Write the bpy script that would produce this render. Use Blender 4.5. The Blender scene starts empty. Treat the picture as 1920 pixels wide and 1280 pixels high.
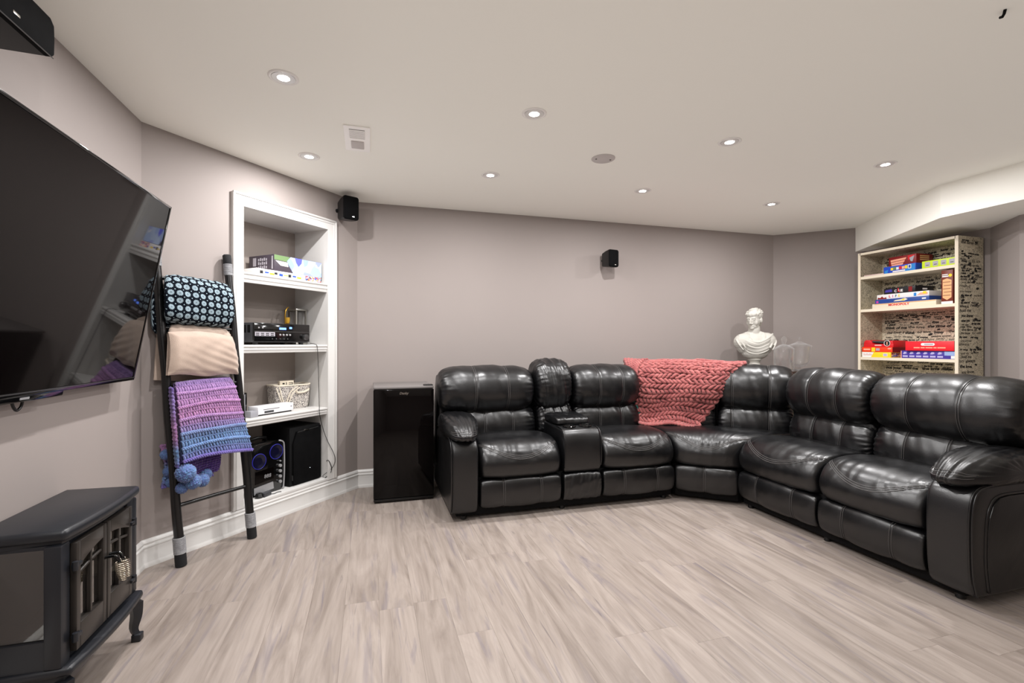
import bpy, bmesh, math, random
import numpy as np
from mathutils import Vector, Matrix

random.seed(7)
R = np.random.RandomState(11)
SC = bpy.context.scene
COL = SC.collection
PI = math.pi
rad = math.radians

# ------------------------------------------------------------------ camera, world, exposure, view
CEIL = 2.291
cam_d = bpy.data.cameras.new('camera')
cam = bpy.data.objects.new('camera', cam_d)
COL.objects.link(cam)
cam.location = (0, 0, 1.15)
cam.rotation_euler = (rad(90), 0, rad(-16.5))
cam_d.sensor_width = 36.0
cam_d.lens = 36.0 * 900 / 1920
cam_d.shift_y = 5 / 1920
cam_d.clip_start = 0.02
SC.camera = cam
w = bpy.data.worlds.new('world')
SC.world = w
w.use_nodes = True
w.node_tree.nodes['Background'].inputs[0].default_value = (0.8, 0.76, 0.72, 1)
w.node_tree.nodes['Background'].inputs[1].default_value = 0.15
SC.view_settings.view_transform = 'Standard'
SC.view_settings.look = 'None'
SC.view_settings.gamma = 1
SC.view_settings.use_curve_mapping = False
SC.view_settings.exposure = 0.0
SC.cycles.use_denoising = True
SC.cycles.max_bounces = 10
SC.cycles.diffuse_bounces = 6
SC.cycles.glossy_bounces = 4
SC.cycles.transmission_bounces = 6
SC.cycles.transparent_max_bounces = 10
SC.cycles.caustics_reflective = False
SC.cycles.caustics_refractive = False
SC.cycles.sample_clamp_indirect = 6
SC.cycles.use_fast_gi = True            # bounced room light approximated by the renderer
SC.cycles.fast_gi_method = 'ADD'
w.light_settings.ao_factor = 0.265
w.light_settings.distance = 1.2
LAMP_W = 17.0
LAMP_COL = (1.0, 0.985, 0.985)

# ------------------------------------------------------------------ materials
def lin(c):
    return tuple((x / 12.92) if x <= 0.04045 else ((x + 0.055) / 1.055) ** 2.4 for x in c)
def srgb(r, g, b):
    return lin((r / 255, g / 255, b / 255)) + (1.0,)

class NT:
    def __init__(s, name):
        s.m = bpy.data.materials.new(name); s.m.use_nodes = True
        s.t = s.m.node_tree; s.b = s.t.nodes['Principled BSDF']
    def n(s, typ, **kw):
        nd = s.t.nodes.new(typ)
        for k, v in kw.items():
            if k.startswith('i_'):
                key = k[2:]
                key = int(key) if key.isdigit() else key.replace('_', ' ')
                nd.inputs[key].default_value = v
            else: setattr(nd, k, v)
        return nd
    def l(s, a, b): s.t.links.new(a, b)
    def math(s, op, a, b=None, c=None):
        nd = s.t.nodes.new('ShaderNodeMath'); nd.operation = op
        for i, x in enumerate((a, b, c)):
            if x is None: continue
            if isinstance(x, (int, float)): nd.inputs[i].default_value = x
            else: s.l(x, nd.inputs[i])
        return nd.outputs[0]
    def mix(s, fac, a, b, typ='MIX'):
        nd = s.t.nodes.new('ShaderNodeMix'); nd.data_type = 'RGBA'; nd.blend_type = typ
        for sock, x in ((nd.inputs[0], fac), (nd.inputs[6], a), (nd.inputs[7], b)):
            if isinstance(x, (int, float)): sock.default_value = x
            elif isinstance(x, tuple): sock.default_value = x
            else: s.l(x, sock)
        return nd.outputs[2]
    def ramp(s, fac, stops, interp='LINEAR'):
        nd = s.t.nodes.new('ShaderNodeValToRGB'); cr = nd.color_ramp; cr.interpolation = interp
        while len(cr.elements) < len(stops): cr.elements.new(0.5)
        for e, (p, c) in zip(cr.elements, stops):
            e.position = p; e.color = c if isinstance(c, tuple) else (c, c, c, 1)
        s.l(fac, nd.inputs[0]); return nd.outputs[0]
    def bump(s, h, strength=0.3, dist=0.01):
        nd = s.n('ShaderNodeBump', i_Strength=strength, i_Distance=dist)
        s.l(h, nd.inputs['Height']); s.l(nd.outputs[0], s.b.inputs['Normal'])
    def obj(s): return s.n('ShaderNodeTexCoord').outputs['Object']
    def noise(s, vec, scale, detail=4, rough=0.55, dist=0.0):
        nd = s.n('ShaderNodeTexNoise', i_Scale=scale, i_Detail=detail, i_Roughness=rough, i_Distortion=dist)
        s.l(vec, nd.inputs['Vector']); return nd.outputs['Fac']
    def mapping(s, vec, scale=(1, 1, 1), loc=(0, 0, 0), rot=(0, 0, 0)):
        nd = s.n('ShaderNodeMapping', i_Scale=scale, i_Location=loc, i_Rotation=rot)
        s.l(vec, nd.inputs['Vector']); return nd.outputs[0]

def mat(name, c, rough=0.5, metal=0.0, spec=0.5, coat=0.0, noise=None, emit=None, var=0.0, varscale=8):
    t = NT(name); b = t.b
    b.inputs['Base Color'].default_value = c; b.inputs['Roughness'].default_value = rough
    b.inputs['Metallic'].default_value = metal; b.inputs['Specular IOR Level'].default_value = spec
    b.inputs['Coat Weight'].default_value = coat
    if var:
        f = t.noise(t.obj(), varscale, 5)
        lo = tuple(x * (1 - var) for x in c[:3]) + (1,); hi = tuple(min(1, x * (1 + var)) for x in c[:3]) + (1,)
        t.l(t.ramp(f, [(0.3, lo), (0.7, hi)]), b.inputs['Base Color'])
    if noise:
        t.bump(t.noise(t.obj(), noise[0], 3), noise[1], noise[2] if len(noise) > 2 else 0.002)
    if emit:
        b.inputs['Emission Color'].default_value = emit[0]; b.inputs['Emission Strength'].default_value = emit[1]
    return t.m

M = {}
M['wall'] = mat('wall_paint', srgb(145, 136, 132), 0.75, noise=(260, 0.06, 0.001), var=0.015, varscale=1.5)
M['ceil'] = mat('ceiling_paint', srgb(240, 238, 230), 0.8, noise=(220, 0.05, 0.001))
M['white'] = mat('white_trim_paint', srgb(208, 206, 203), 0.38, var=0.01)
M['niche_back'] = mat('niche_paint', srgb(152, 142, 135), 0.7, noise=(200, 0.05, 0.001))
M['black_plastic'] = mat('black_plastic', srgb(9, 9, 10), 0.38, noise=(400, 0.05, 0.0005))
M['black_gloss'] = mat('black_gloss', srgb(9, 9, 10), 0.08, spec=0.6)
M['black_matte'] = mat('black_matte', srgb(12, 12, 13), 0.75, spec=0.2, noise=(300, 0.1, 0.0005))
M['grille'] = mat('speaker_cloth', srgb(10, 10, 11), 0.9, spec=0.1, noise=(700, 0.3, 0.001), var=0.25, varscale=30)
M['screen'] = mat('television_glass', srgb(7, 5, 5), 0.04, spec=0.22)
M['fridge_top'] = mat('fridge_top_plastic', srgb(112, 107, 105), 0.5)
M['gunmetal'] = mat('gunmetal_trim', srgb(92, 92, 92), 0.3, metal=0.8)
M['chrome'] = mat('chrome', srgb(205, 203, 198), 0.2, metal=1.0)
M['steel'] = mat('brushed_steel', srgb(190, 188, 182), 0.32, metal=1.0)
M['brass'] = mat('brass', srgb(190, 150, 70), 0.3, metal=1.0)
M['spring'] = mat('spring_handle_metal', srgb(196, 186, 170), 0.3, metal=1.0)
M['stove'] = mat('stove_black_metal', srgb(25, 27, 32), 0.40, noise=(500, 0.12, 0.0006))
M['stove_door'] = mat('stove_door_bronze', srgb(42, 38, 35), 0.34, noise=(500, 0.05, 0.0005))
M['lens'] = mat('lamp_lens', (1, 0.97, 0.92, 1), 0.5, emit=((1, 0.95, 0.88, 1), 30))
M['baffle'] = mat('lamp_baffle', srgb(222, 220, 217), 0.35, metal=0.3)
M['ring_gray'] = mat('lamp_trim_ring', srgb(228, 224, 220), 0.45, metal=0.0)
M['vent'] = mat('vent_plastic', srgb(250, 247, 244), 0.5)
M['vent_dark'] = mat('vent_slot', srgb(120, 116, 112), 0.7)
M['plate'] = mat('cover_plate', srgb(190, 183, 180), 0.55)
M['screw'] = mat('screw', srgb(90, 85, 80), 0.4, metal=0.8)
M['plaster'] = mat('plaster_bust', srgb(184, 181, 173), 0.65, noise=(60, 0.15, 0.002), var=0.03, varscale=20)
M['twine'] = mat('grey_twine', srgb(150, 150, 152), 0.9, noise=(300, 0.6, 0.002), var=0.25, varscale=60)
M['felt'] = mat('black_felt', srgb(24, 24, 26), 0.95, noise=(300, 0.5, 0.002))
M['ladder'] = mat('ladder_black_wood', srgb(11, 10, 11), 0.33, noise=(60, 0.25, 0.002), var=0.3, varscale=40)
M['table'] = mat('dark_table_wood', srgb(52, 40, 34), 0.4, var=0.2, varscale=20)
M['shelf_edge'] = mat('bookcase_cream', srgb(226, 214, 192), 0.5)
M['console_white'] = mat('console_white', srgb(226, 225, 228), 0.4)
M['grey'] = mat('grey_plastic', srgb(150, 150, 156), 0.5)
M['dark_grey'] = mat('dark_grey_plastic', srgb(60, 61, 64), 0.5, var=0.1)
M['silver'] = mat('silver_plastic', srgb(168, 168, 170), 0.35, metal=0.4)
M['blue_led'] = mat('blue_display', (0.05, 0.15, 0.9, 1), 0.4, emit=((0.15, 0.3, 1, 1), 3))
M['led_white'] = mat('small_led', (0.8, 0.85, 1, 1), 0.4, emit=((0.8, 0.9, 1, 1), 3))
M['blue_ring'] = mat('blue_speaker_ring', srgb(38, 38, 150), 0.3)
M['navy_dark'] = mat('dark_blue_gloss', srgb(10, 10, 34), 0.25)
M['orange_glass'] = mat('amber_wax', srgb(196, 150, 40), 0.4)
M['white_print'] = mat('white_print', srgb(236, 232, 230), 0.6)
M['black_print'] = mat('black_print', srgb(24, 22, 20), 0.7)
M['rope'] = mat('cream_rope', srgb(232, 222, 204), 0.9, noise=(300, 0.5, 0.002))
M['teal'] = mat('teal_cushion_fabric', srgb(30, 110, 104), 0.8)
def pm(name, r, g, b, rough=0.45):
    M[name] = mat(name, srgb(r, g, b), rough)
for nm, c in dict(card_red=(206, 28, 36), card_darkred=(128, 18, 22), card_bright=(232, 34, 46), card_orange=(236, 62, 26), card_yellow=(240, 206, 40),
                  card_lime=(196, 220, 40), card_blue=(30, 74, 190), card_sky=(40, 130, 205), card_navy=(34, 66, 138), card_white=(232, 228, 226),
                  card_cream=(224, 212, 190), card_black=(22, 20, 24), card_purple=(66, 52, 148), card_lilac=(176, 170, 216), card_grey=(168, 164, 172),
                  card_brown=(112, 42, 26), card_wood=(222, 172, 122), card_pink=(214, 184, 176), card_plum=(66, 58, 68), card_pale=(150, 172, 216),
                  card_green=(104, 132, 84), card_violet=(92, 96, 222), card_peach=(244, 170, 140), card_magenta=(196, 60, 150), card_teal=(20, 92, 110)).items():
    pm(nm, *c)

def make_leather():
    t = NT('black_leather'); b = t.b
    o = t.obj()
    b.inputs['Base Color'].default_value = srgb(8, 8, 10)
    b.inputs['Specular IOR Level'].default_value = 0.72
    v = t.n('ShaderNodeTexVoronoi', i_Scale=260.0); t.l(o, v.inputs['Vector'])
    wr = t.noise(t.mapping(o, (1, 1, 1)), 22, 4, 0.6, 0.6)
    h = t.math('ADD', t.math('MULTIPLY', v.outputs['Distance'], 0.18), t.math('MULTIPLY', wr, 1.0))
    t.bump(h, 0.14, 0.004)
    t.l(t.ramp(t.noise(o, 9, 4), [(0.3, 0.29), (0.7, 0.40)]), b.inputs['Roughness'])
    return t.m
M['leather'] = make_leather()
M['thread'] = mat('grey_thread', srgb(84, 81, 80), 0.5)

def make_wood():
    t = NT('laminate_oak'); b = t.b
    info = t.n('ShaderNodeObjectInfo'); rnd = info.outputs['Random']
    o = t.obj()
    off = t.n('ShaderNodeCombineXYZ'); t.l(t.math('MULTIPLY', rnd, 37.0), off.inputs[0]); t.l(t.math('MULTIPLY', rnd, 91.0), off.inputs[1])
    av = t.n('ShaderNodeVectorMath', operation='ADD'); t.l(o, av.inputs[0]); t.l(off.outputs[0], av.inputs[1]); p = av.outputs[0]
    broad = t.noise(t.mapping(p, (10, 1.15, 1)), 1.0, 4, 0.6, 2.0)
    base = t.ramp(broad, [(0.25, srgb(119, 108, 100)), (0.42, srgb(140, 129, 121)), (0.58, srgb(154, 143, 135)), (0.78, srgb(165, 154, 146))])
    grain = t.noise(t.mapping(p, (95, 3.2, 1)), 1.0, 4, 0.65, 0.4)
    base = t.mix(t.ramp(grain, [(0.35, 0.20), (0.62, 0.0)]), base, srgb(113, 101, 94), 'MIX')
    streak = t.noise(t.mapping(p, (12, 1.15, 1), (3, 7, 0)), 1.0, 4, 0.55, 2.2)
    sm = t.ramp(streak, [(0.56, 0.0), (0.74, 0.7)])
    base = t.mix(sm, base, srgb(110, 103, 110))
    crack = t.noise(t.mapping(p, (24, 1.5, 1), (11, 2, 0)), 1.0, 3, 0.5, 2.4)
    cm = t.ramp(crack, [(0.67, 0.0), (0.76, 0.6)])
    base = t.mix(cm, base, srgb(84, 76, 80))
    tone = t.ramp(rnd, [(0.0, (0.93, 0.925, 0.92, 1)), (0.5, (0.98, 0.978, 0.975, 1)), (1.0, (1.03, 1.03, 1.03, 1))])
    base = t.mix(1.0, base, tone, 'MULTIPLY')
    t.l(base, b.inputs['Base Color'])
    b.inputs['Roughness'].default_value = 0.42
    b.inputs['Specular IOR Level'].default_value = 0.35
    t.bump(grain, 0.12, 0.001)
    return t.m
M['wood'] = make_wood()

def make_glass(name, tint=(1, 1, 1, 1), refl=0.07, edge=0.0):
    t = NT(name); t.t.nodes.remove(t.b)
    out = [n for n in t.t.nodes if n.type == 'OUTPUT_MATERIAL'][0]
    tr = t.n('ShaderNodeBsdfTransparent'); tr.inputs[0].default_value = tint
    gl = t.n('ShaderNodeBsdfGlossy'); gl.inputs['Roughness'].default_value = 0.04
    lw = t.n('ShaderNodeLayerWeight', i_Blend=0.35)
    f = t.math('MULTIPLY_ADD', lw.outputs['Facing'], 0.30, refl)
    mx = t.n('ShaderNodeMixShader'); t.l(f, mx.inputs[0]); t.l(tr.outputs[0], mx.inputs[1]); t.l(gl.outputs[0], mx.inputs[2])
    if edge:  # white mixed in toward grazing edges, painting in bright refracted rims
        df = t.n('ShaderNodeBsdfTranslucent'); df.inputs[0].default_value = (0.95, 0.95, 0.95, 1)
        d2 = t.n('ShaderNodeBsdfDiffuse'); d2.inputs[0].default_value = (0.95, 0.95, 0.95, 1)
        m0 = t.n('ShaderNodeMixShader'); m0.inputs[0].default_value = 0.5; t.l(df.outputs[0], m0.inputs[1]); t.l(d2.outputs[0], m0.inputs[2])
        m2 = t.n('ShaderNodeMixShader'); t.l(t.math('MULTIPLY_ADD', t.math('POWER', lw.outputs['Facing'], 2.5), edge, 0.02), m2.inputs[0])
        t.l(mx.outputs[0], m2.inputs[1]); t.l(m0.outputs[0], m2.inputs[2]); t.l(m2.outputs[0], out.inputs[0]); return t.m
    t.l(mx.outputs[0], out.inputs[0]); return t.m
M['glass'] = make_glass('clear_glass_painted_rims', (0.995, 0.995, 0.995, 1), 0.04, 0.6)
M['door_glass'] = make_glass('stove_door_glass', (0.62, 0.61, 0.58, 1), 0.30)
M['stove_glass'] = make_glass('stove_side_glass', (0.52, 0.51, 0.48, 1), 0.12)

def make_yarn(name, c1, c2, scale=30):
    t = NT(name); o = t.obj()
    t.l(t.ramp(t.noise(o, scale, 4), [(0.3, c1), (0.7, c2)]), t.b.inputs['Base Color'])
    t.b.inputs['Roughness'].default_value = 0.9; t.b.inputs['Specular IOR Level'].default_value = 0.1
    t.b.inputs['Sheen Weight'].default_value = 0.25
    t.bump(t.noise(o, 320, 3), 0.5, 0.002); return t.m
M['pink_yarn'] = make_yarn('pink_chunky_yarn', srgb(140, 74, 74), srgb(172, 102, 99), 14)
M['fleece'] = make_yarn('beige_fleece', srgb(168, 149, 136), srgb(180, 161, 147), 10)

def make_attr_yarn():
    t = NT('variegated_yarn')
    a = t.n('ShaderNodeAttribute', attribute_name='col')
    f = t.noise(t.obj(), 70, 3)
    c = t.mix(t.ramp(f, [(0.35, 0.0), (0.7, 0.45)]), a.outputs['Color'], srgb(74, 50, 110))
    t.l(c, t.b.inputs['Base Color']); t.b.inputs['Roughness'].default_value = 0.9; t.b.inputs['Specular IOR Level'].default_value = 0.1
    t.b.inputs['Sheen Weight'].default_value = 0.25
    t.bump(t.noise(t.obj(), 320, 3), 0.5, 0.002); return t.m
M['yarn'] = make_attr_yarn()

def make_daisy():
    t = NT('dark_daisy_fabric')
    uv = t.n('ShaderNodeAttribute', attribute_name='uvp').outputs['Vector']
    sx = t.n('ShaderNodeSeparateXYZ'); t.l(uv, sx.inputs[0])
    def cell(ox, oy, r0, petals):
        x = t.math('SUBTRACT', t.math('FRACT', t.math('ADD', sx.outputs[0], ox)), 0.5)
        y = t.math('SUBTRACT', t.math('FRACT', t.math('ADD', sx.outputs[1], oy)), 0.5)
        r = t.math('SQRT', t.math('ADD', t.math('MULTIPLY', x, x), t.math('MULTIPLY', y, y)))
        th = t.math('ARCTAN2', y, x)
        if petals:
            pet = t.math('ABSOLUTE', t.math('SINE', t.math('MULTIPLY', th, 6.0)))
            edge = t.math('MULTIPLY_ADD', pet, 0.13, r0 - 0.13)
            m = t.math('MULTIPLY', t.math('LESS_THAN', r, edge), t.math('GREATER_THAN', r, 0.09))
            slit = t.math('GREATER_THAN', pet, 0.34)
            dot = t.math('LESS_THAN', r, 0.045)
            return t.math('MAXIMUM', t.math('MULTIPLY', m, slit), dot)
        return t.math('LESS_THAN', r, r0)
    m = t.math('MAXIMUM', cell(0, 0, 0.39, True), cell(0.5, 0.5, 0.07, False))
    c = t.mix(m, srgb(8, 13, 22), srgb(150, 168, 178))
    t.l(c, t.b.inputs['Base Color']); t.b.inputs['Roughness'].default_value = 0.9
    t.b.inputs['Specular IOR Level'].default_value = 0.1
    t.bump(t.noise(t.obj(), 200, 3), 0.3, 0.002); return t.m
M['daisy'] = make_daisy()

def make_scribble():
    t = NT('scribble_wallpaper'); o = t.obj()
    n1 = t.noise(o, 34, 2, 0.5, 1.6); n2 = t.noise(t.mapping(o, (1, 1, 2.2), (4, 2, 9)), 26, 3, 0.55, 2.4)
    big = t.noise(t.mapping(o, (1, 1, 1), (7, 7, 1)), 7, 2)
    l1 = t.math('LESS_THAN', t.math('ABSOLUTE', t.math('SUBTRACT', n1, 0.5)), 0.018)
    l2 = t.math('LESS_THAN', t.math('ABSOLUTE', t.math('SUBTRACT', n2, 0.5)), 0.022)
    l3 = t.math('MULTIPLY', t.math('GREATER_THAN', n2, 0.69), t.math('GREATER_THAN', big, 0.5))
    m = t.math('MAXIMUM', t.math('MAXIMUM', t.math('MULTIPLY', l1, t.math('GREATER_THAN', big, 0.42)), l2), l3)
    c = t.mix(t.math('MULTIPLY', m, 0.78), srgb(208, 197, 172), srgb(36, 30, 24))
    t.l(c, t.b.inputs['Base Color']); t.b.inputs['Roughness'].default_value = 0.6; return t.m
M['scribble'] = make_scribble()

def make_basket():
    t = NT('speckled_basket_weave'); o = t.obj()
    v = t.n('ShaderNodeTexVoronoi', i_Scale=270.0); t.l(o, v.inputs['Vector'])
    sx = t.n('ShaderNodeSeparateColor'); t.l(v.outputs['Color'], sx.inputs[0])
    c = t.ramp(sx.outputs[0], [(0.0, srgb(70, 66, 64)), (0.35, srgb(110, 104, 104)), (0.5, srgb(196, 188, 182)), (1.0, srgb(226, 220, 210))])
    t.l(c, t.b.inputs['Base Color']); t.b.inputs['Roughness'].default_value = 0.9
    t.bump(v.outputs['Distance'], 0.6, 0.003); return t.m
M['basket'] = make_basket()

def make_puzzle(name, cols, scale):
    t = NT(name); o = t.obj()
    v = t.n('ShaderNodeTexVoronoi', i_Scale=scale); t.l(o, v.inputs['Vector'])
    sx = t.n('ShaderNodeSeparateColor'); t.l(v.outputs['Color'], sx.inputs[0])
    t.l(t.ramp(sx.outputs[0], [(i / len(cols), c) for i, c in enumerate(cols)], 'CONSTANT'), t.b.inputs['Base Color'])
    t.b.inputs['Roughness'].default_value = 0.5; return t.m
M['confetti'] = make_puzzle('confetti_print', [srgb(60, 50, 120), srgb(214, 60, 60), srgb(236, 190, 60), srgb(240, 236, 230), srgb(60, 120, 200), srgb(200, 120, 160)], 110)
M['sky_print'] = make_puzzle('pale_blue_print', [srgb(146, 166, 210), srgb(164, 184, 222), srgb(150, 160, 214), srgb(180, 196, 226), srgb(156, 176, 216)], 9)
# ------------------------------------------------------------------ geometry helpers
def frame(o, ex, ey, ez=(0, 0, 1)):
    m = np.eye(4); m[:3, 0] = ex; m[:3, 1] = ey; m[:3, 2] = ez; m[:3, 3] = o; return m
def rotz(o, deg):
    c, s = math.cos(rad(deg)), math.sin(rad(deg)); return frame(o, (c, s, 0), (-s, c, 0))
ID = np.eye(4)

class MB:
    def __init__(s, F=None):
        s.F = ID if F is None else F
        s.v = []; s.f = []; s.mi = []; s.n = 0; s.a = []; s.ha = False
    def add(s, v, f, mi=0, attr=None):
        v = np.asarray(v, float).reshape(-1, 3)
        s.v.append(v); o = s.n
        s.f.extend([tuple(i + o for i in q) for q in f]); s.mi.extend([mi] * len(f)); s.n += len(v)
        if attr is None: s.a.append(np.zeros((len(v), 3)))
        else: s.a.append(np.asarray(attr, float)); s.ha = True
        return s
    def box(s, x0, x1, y0, y1, z0, z1, mi=0, bev=0.0, seg=2):
        if bev <= 0:
            v = [(x, y, z) for x in (x0, x1) for y in (y0, y1) for z in (z0, z1)]
            return s.add(v, [(0, 1, 3, 2), (4, 6, 7, 5), (0, 4, 5, 1), (2, 3, 7, 6), (0, 2, 6, 4), (1, 5, 7, 3)], mi)
        bm = bmesh.new(); bmesh.ops.create_cube(bm, size=1)
        for q in bm.verts:
            q.co = ((x0 + x1) / 2 + q.co.x * (x1 - x0), (y0 + y1) / 2 + q.co.y * (y1 - y0), (z0 + z1) / 2 + q.co.z * (z1 - z0))
        bmesh.ops.bevel(bm, geom=bm.edges[:], offset=bev, segments=seg, profile=0.5, affect='EDGES')
        return s.bm(bm, mi)
    def bm(s, bm, mi=0, T=None):
        bm.verts.index_update()
        v = np.array([q.co[:] for q in bm.verts]); f = [tuple(x.index for x in q.verts) for q in bm.faces]; bm.free()
        if T is not None: v = v @ T[:3, :3].T + T[:3, 3]
        return s.add(v, f, mi)
    def extr(s, poly, a0, a1, axis='y', mi=0, bev=0.0):
        # poly of 2D points; axis y: (x,z); axis z: (x,y); axis x: (y,z)
        bm = bmesh.new()
        def P(p, a): return (p[0], a, p[1]) if axis == 'y' else ((p[0], p[1], a) if axis == 'z' else (a, p[0], p[1]))
        A = [bm.verts.new(P(p, a0)) for p in poly]; B = [bm.verts.new(P(p, a1)) for p in poly]
        n = len(poly)
        bm.faces.new(A); bm.faces.new(B[::-1])
        for i in range(n): bm.faces.new((A[i], A[(i + 1) % n], B[(i + 1) % n], B[i]))
        bmesh.ops.recalc_face_normals(bm, faces=bm.faces[:])
        if bev > 0:
            bmesh.ops.bevel(bm, geom=bm.edges[:], offset=bev, segments=2, profile=0.5, affect='EDGES')
        return s.bm(bm, mi)
    def tube(s, pts, r, n=8, closed=False, mi=0, attr=None):
        P = np.asarray(pts, float); N = len(P)
        T = np.roll(P, -1, 0) - np.roll(P, 1, 0) if closed else np.gradient(P, axis=0)
        T /= np.linalg.norm(T, axis=1)[:, None] + 1e-12
        rr = np.full(N, r) if np.isscalar(r) else np.asarray(r)
        U = np.zeros_like(P); ref = np.array([0, 0, 1.0]) if abs(T[0][2]) < 0.9 else np.array([1.0, 0, 0])
        u = np.cross(T[0], ref); u /= np.linalg.norm(u)
        for i in range(N):
            u = u - T[i] * np.dot(u, T[i]); u /= np.linalg.norm(u) + 1e-12; U[i] = u
        W = np.cross(T, U); ang = np.arange(n) * 2 * PI / n
        V = P[:, None] + rr[:, None, None] * (np.cos(ang)[None, :, None] * U[:, None] + np.sin(ang)[None, :, None] * W[:, None])
        f = []; M_ = N if closed else N - 1
        for i in range(M_):
            a = i * n; b = ((i + 1) % N) * n
            for j in range(n): f.append((a + j, a + (j + 1) % n, b + (j + 1) % n, b + j))
        if not closed:
            f.append(tuple(range(n))[::-1]); f.append(tuple((N - 1) * n + j for j in range(n)))
        return s.add(V.reshape(-1, 3), f, mi, None if attr is None else np.repeat(np.asarray(attr), n, 0))
    def cyl(s, p0, p1, r, n=16, mi=0):
        return s.tube([p0, p1], r, n, mi=mi)
    def lathe(s, prof, c=(0, 0, 0), n=24, mi=0, axis='z', closed=False):
        ang = np.arange(n) * 2 * PI / n; v = []
        for r, z in prof:
            for a in ang:
                x, y = r * math.cos(a), r * math.sin(a)
                q = (x, y, z) if axis == 'z' else ((x, -z, y) if axis == 'y' else (z, x, y))
                v.append((q[0] + c[0], q[1] + c[1], q[2] + c[2]))
        m = len(prof); f = []
        for i in range(m if closed else m - 1):
            for j in range(n):
                i2 = (i + 1) % m
                f.append((i * n + j, i * n + (j + 1) % n, i2 * n + (j + 1) % n, i2 * n + j))
        if not closed:
            if prof[0][0] > 1e-6: f.append(tuple(range(n))[::-1])
            if prof[-1][0] > 1e-6: f.append(tuple((m - 1) * n + j for j in range(n)))
        return s.add(v, f, mi)
    def grid(s, G, wu=False, wv=False, mi=0, attr=None, capu=False):
        nu, nv = G.shape[:2]; f = []
        for i in range(nu if wu else nu - 1):
            for j in range(nv if wv else nv - 1):
                i2, j2 = (i + 1) % nu, (j + 1) % nv
                f.append((i * nv + j, i2 * nv + j, i2 * nv + j2, i * nv + j2))
        if capu:
            f.append(tuple(range(nv))); f.append(tuple((nu - 1) * nv + j for j in range(nv))[::-1])
        return s.add(G.reshape(-1, 3), f, mi, None if attr is None else attr.reshape(-1, 3))
    def ell(s, c, r, seg=16, rings=10, mi=0, rot=None):
        bm = bmesh.new(); bmesh.ops.create_uvsphere(bm, u_segments=seg, v_segments=rings, radius=1)
        T = np.eye(4); A = np.diag(r)
        if rot is not None: A = np.array(Matrix.Rotation(rad(rot[0]), 3, 'X') @ Matrix.Rotation(rad(rot[1]), 3, 'Y') @ Matrix.Rotation(rad(rot[2]), 3, 'Z')) @ A
        T[:3, :3] = A; T[:3, 3] = c
        return s.bm(bm, mi, T)
    def text(s, txt, x, z, size, y, mi=0, shear=0.0, width=None, rot=0.0, bold=0.0, plane='xz', d=0.0004, align='CENTER'):
        cu = bpy.data.curves.new('t', 'FONT'); cu.body = txt; cu.size = size; cu.shear = shear; cu.resolution_u = 2
        cu.align_x = align; cu.align_y = 'CENTER'; cu.offset = bold; cu.extrude = d
        ob = bpy.data.objects.new('t', cu); COL.objects.link(ob)
        me = bpy.data.meshes.new_from_object(ob.evaluated_get(bpy.context.evaluated_depsgraph_get()))
        v = np.zeros(len(me.vertices) * 3); me.vertices.foreach_get('co', v); v = v.reshape(-1, 3)
        f = [tuple(p.vertices) for p in me.polygons]
        bpy.data.objects.remove(ob); bpy.data.curves.remove(cu); bpy.data.meshes.remove(me)
        if len(v) == 0: return s
        if width:
            wd = v[:, 0].max() - v[:, 0].min(); v[:, 0] *= width / max(wd, 1e-6)
        c_, s_ = math.cos(rot), math.sin(rot)
        X = v[:, 0] * c_ - v[:, 1] * s_ + x; Z = v[:, 0] * s_ + v[:, 1] * c_ + z
        if plane == 'xz': q = np.stack([X, y - v[:, 2], Z], 1)
        else: q = np.stack([np.full_like(X, y) + v[:, 2], X, Z], 1)      # on an x = const plane, X runs along y
        return s.add(q, f, mi)

def empty(name, loc, label, cat, group=None):
    o = bpy.data.objects.new(name, None); COL.objects.link(o); o.location = loc; o.empty_display_size = 0.1
    o['label'] = label; o['category'] = cat
    if group: o['group'] = group
    return o
def wloc(o):
    p = Vector((0, 0, 0))
    while o: p += o.location; o = o.parent
    return p
def obj(name, mb, mats, parent=None, smooth=35, label=None, cat=None, group=None, kind=None, origin=None, recalc=True, attr=None):
    V = np.concatenate(mb.v); V = V @ mb.F[:3, :3].T + mb.F[:3, 3]
    if origin is None:
        mn, mx = V.min(0), V.max(0); origin = np.array([(mn[0] + mx[0]) / 2, (mn[1] + mx[1]) / 2, mn[2]])
    origin = np.asarray(origin, float)
    me = bpy.data.meshes.new(name); me.from_pydata((V - origin).tolist(), [], mb.f)
    if not isinstance(mats, (list, tuple)): mats = [mats]
    for m in mats: me.materials.append(M[m] if isinstance(m, str) else m)
    if len(mats) > 1: me.polygons.foreach_set('material_index', mb.mi)
    if mb.ha and attr:
        at = np.concatenate(mb.a)
        if attr == 'col':
            a = me.attributes.new('col', 'FLOAT_COLOR', 'POINT'); a.data.foreach_set('color', np.concatenate([at, np.ones((len(at), 1))], 1).ravel())
        else:
            a = me.attributes.new(attr, 'FLOAT_VECTOR', 'POINT'); a.data.foreach_set('vector', at.ravel())
    if recalc:
        bm = bmesh.new(); bm.from_mesh(me); bmesh.ops.recalc_face_normals(bm, faces=bm.faces[:]); bm.to_mesh(me); bm.free()
    if smooth:
        me.shade_smooth()
        if smooth < 180: me.set_sharp_from_angle(angle=rad(smooth))
    o = bpy.data.objects.new(name, me); COL.objects.link(o)
    if parent is not None: o.parent = parent; o.location = Vector(origin) - wloc(parent)
    else: o.location = origin
    if label: o['label'] = label
    if cat: o['category'] = cat
    if group: o['group'] = group
    if kind: o['kind'] = kind
    elif parent is not None and (name.endswith('print') or name.startswith('printed') or name == 'display_digits'): o['kind'] = 'stuff'
    return o
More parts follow.
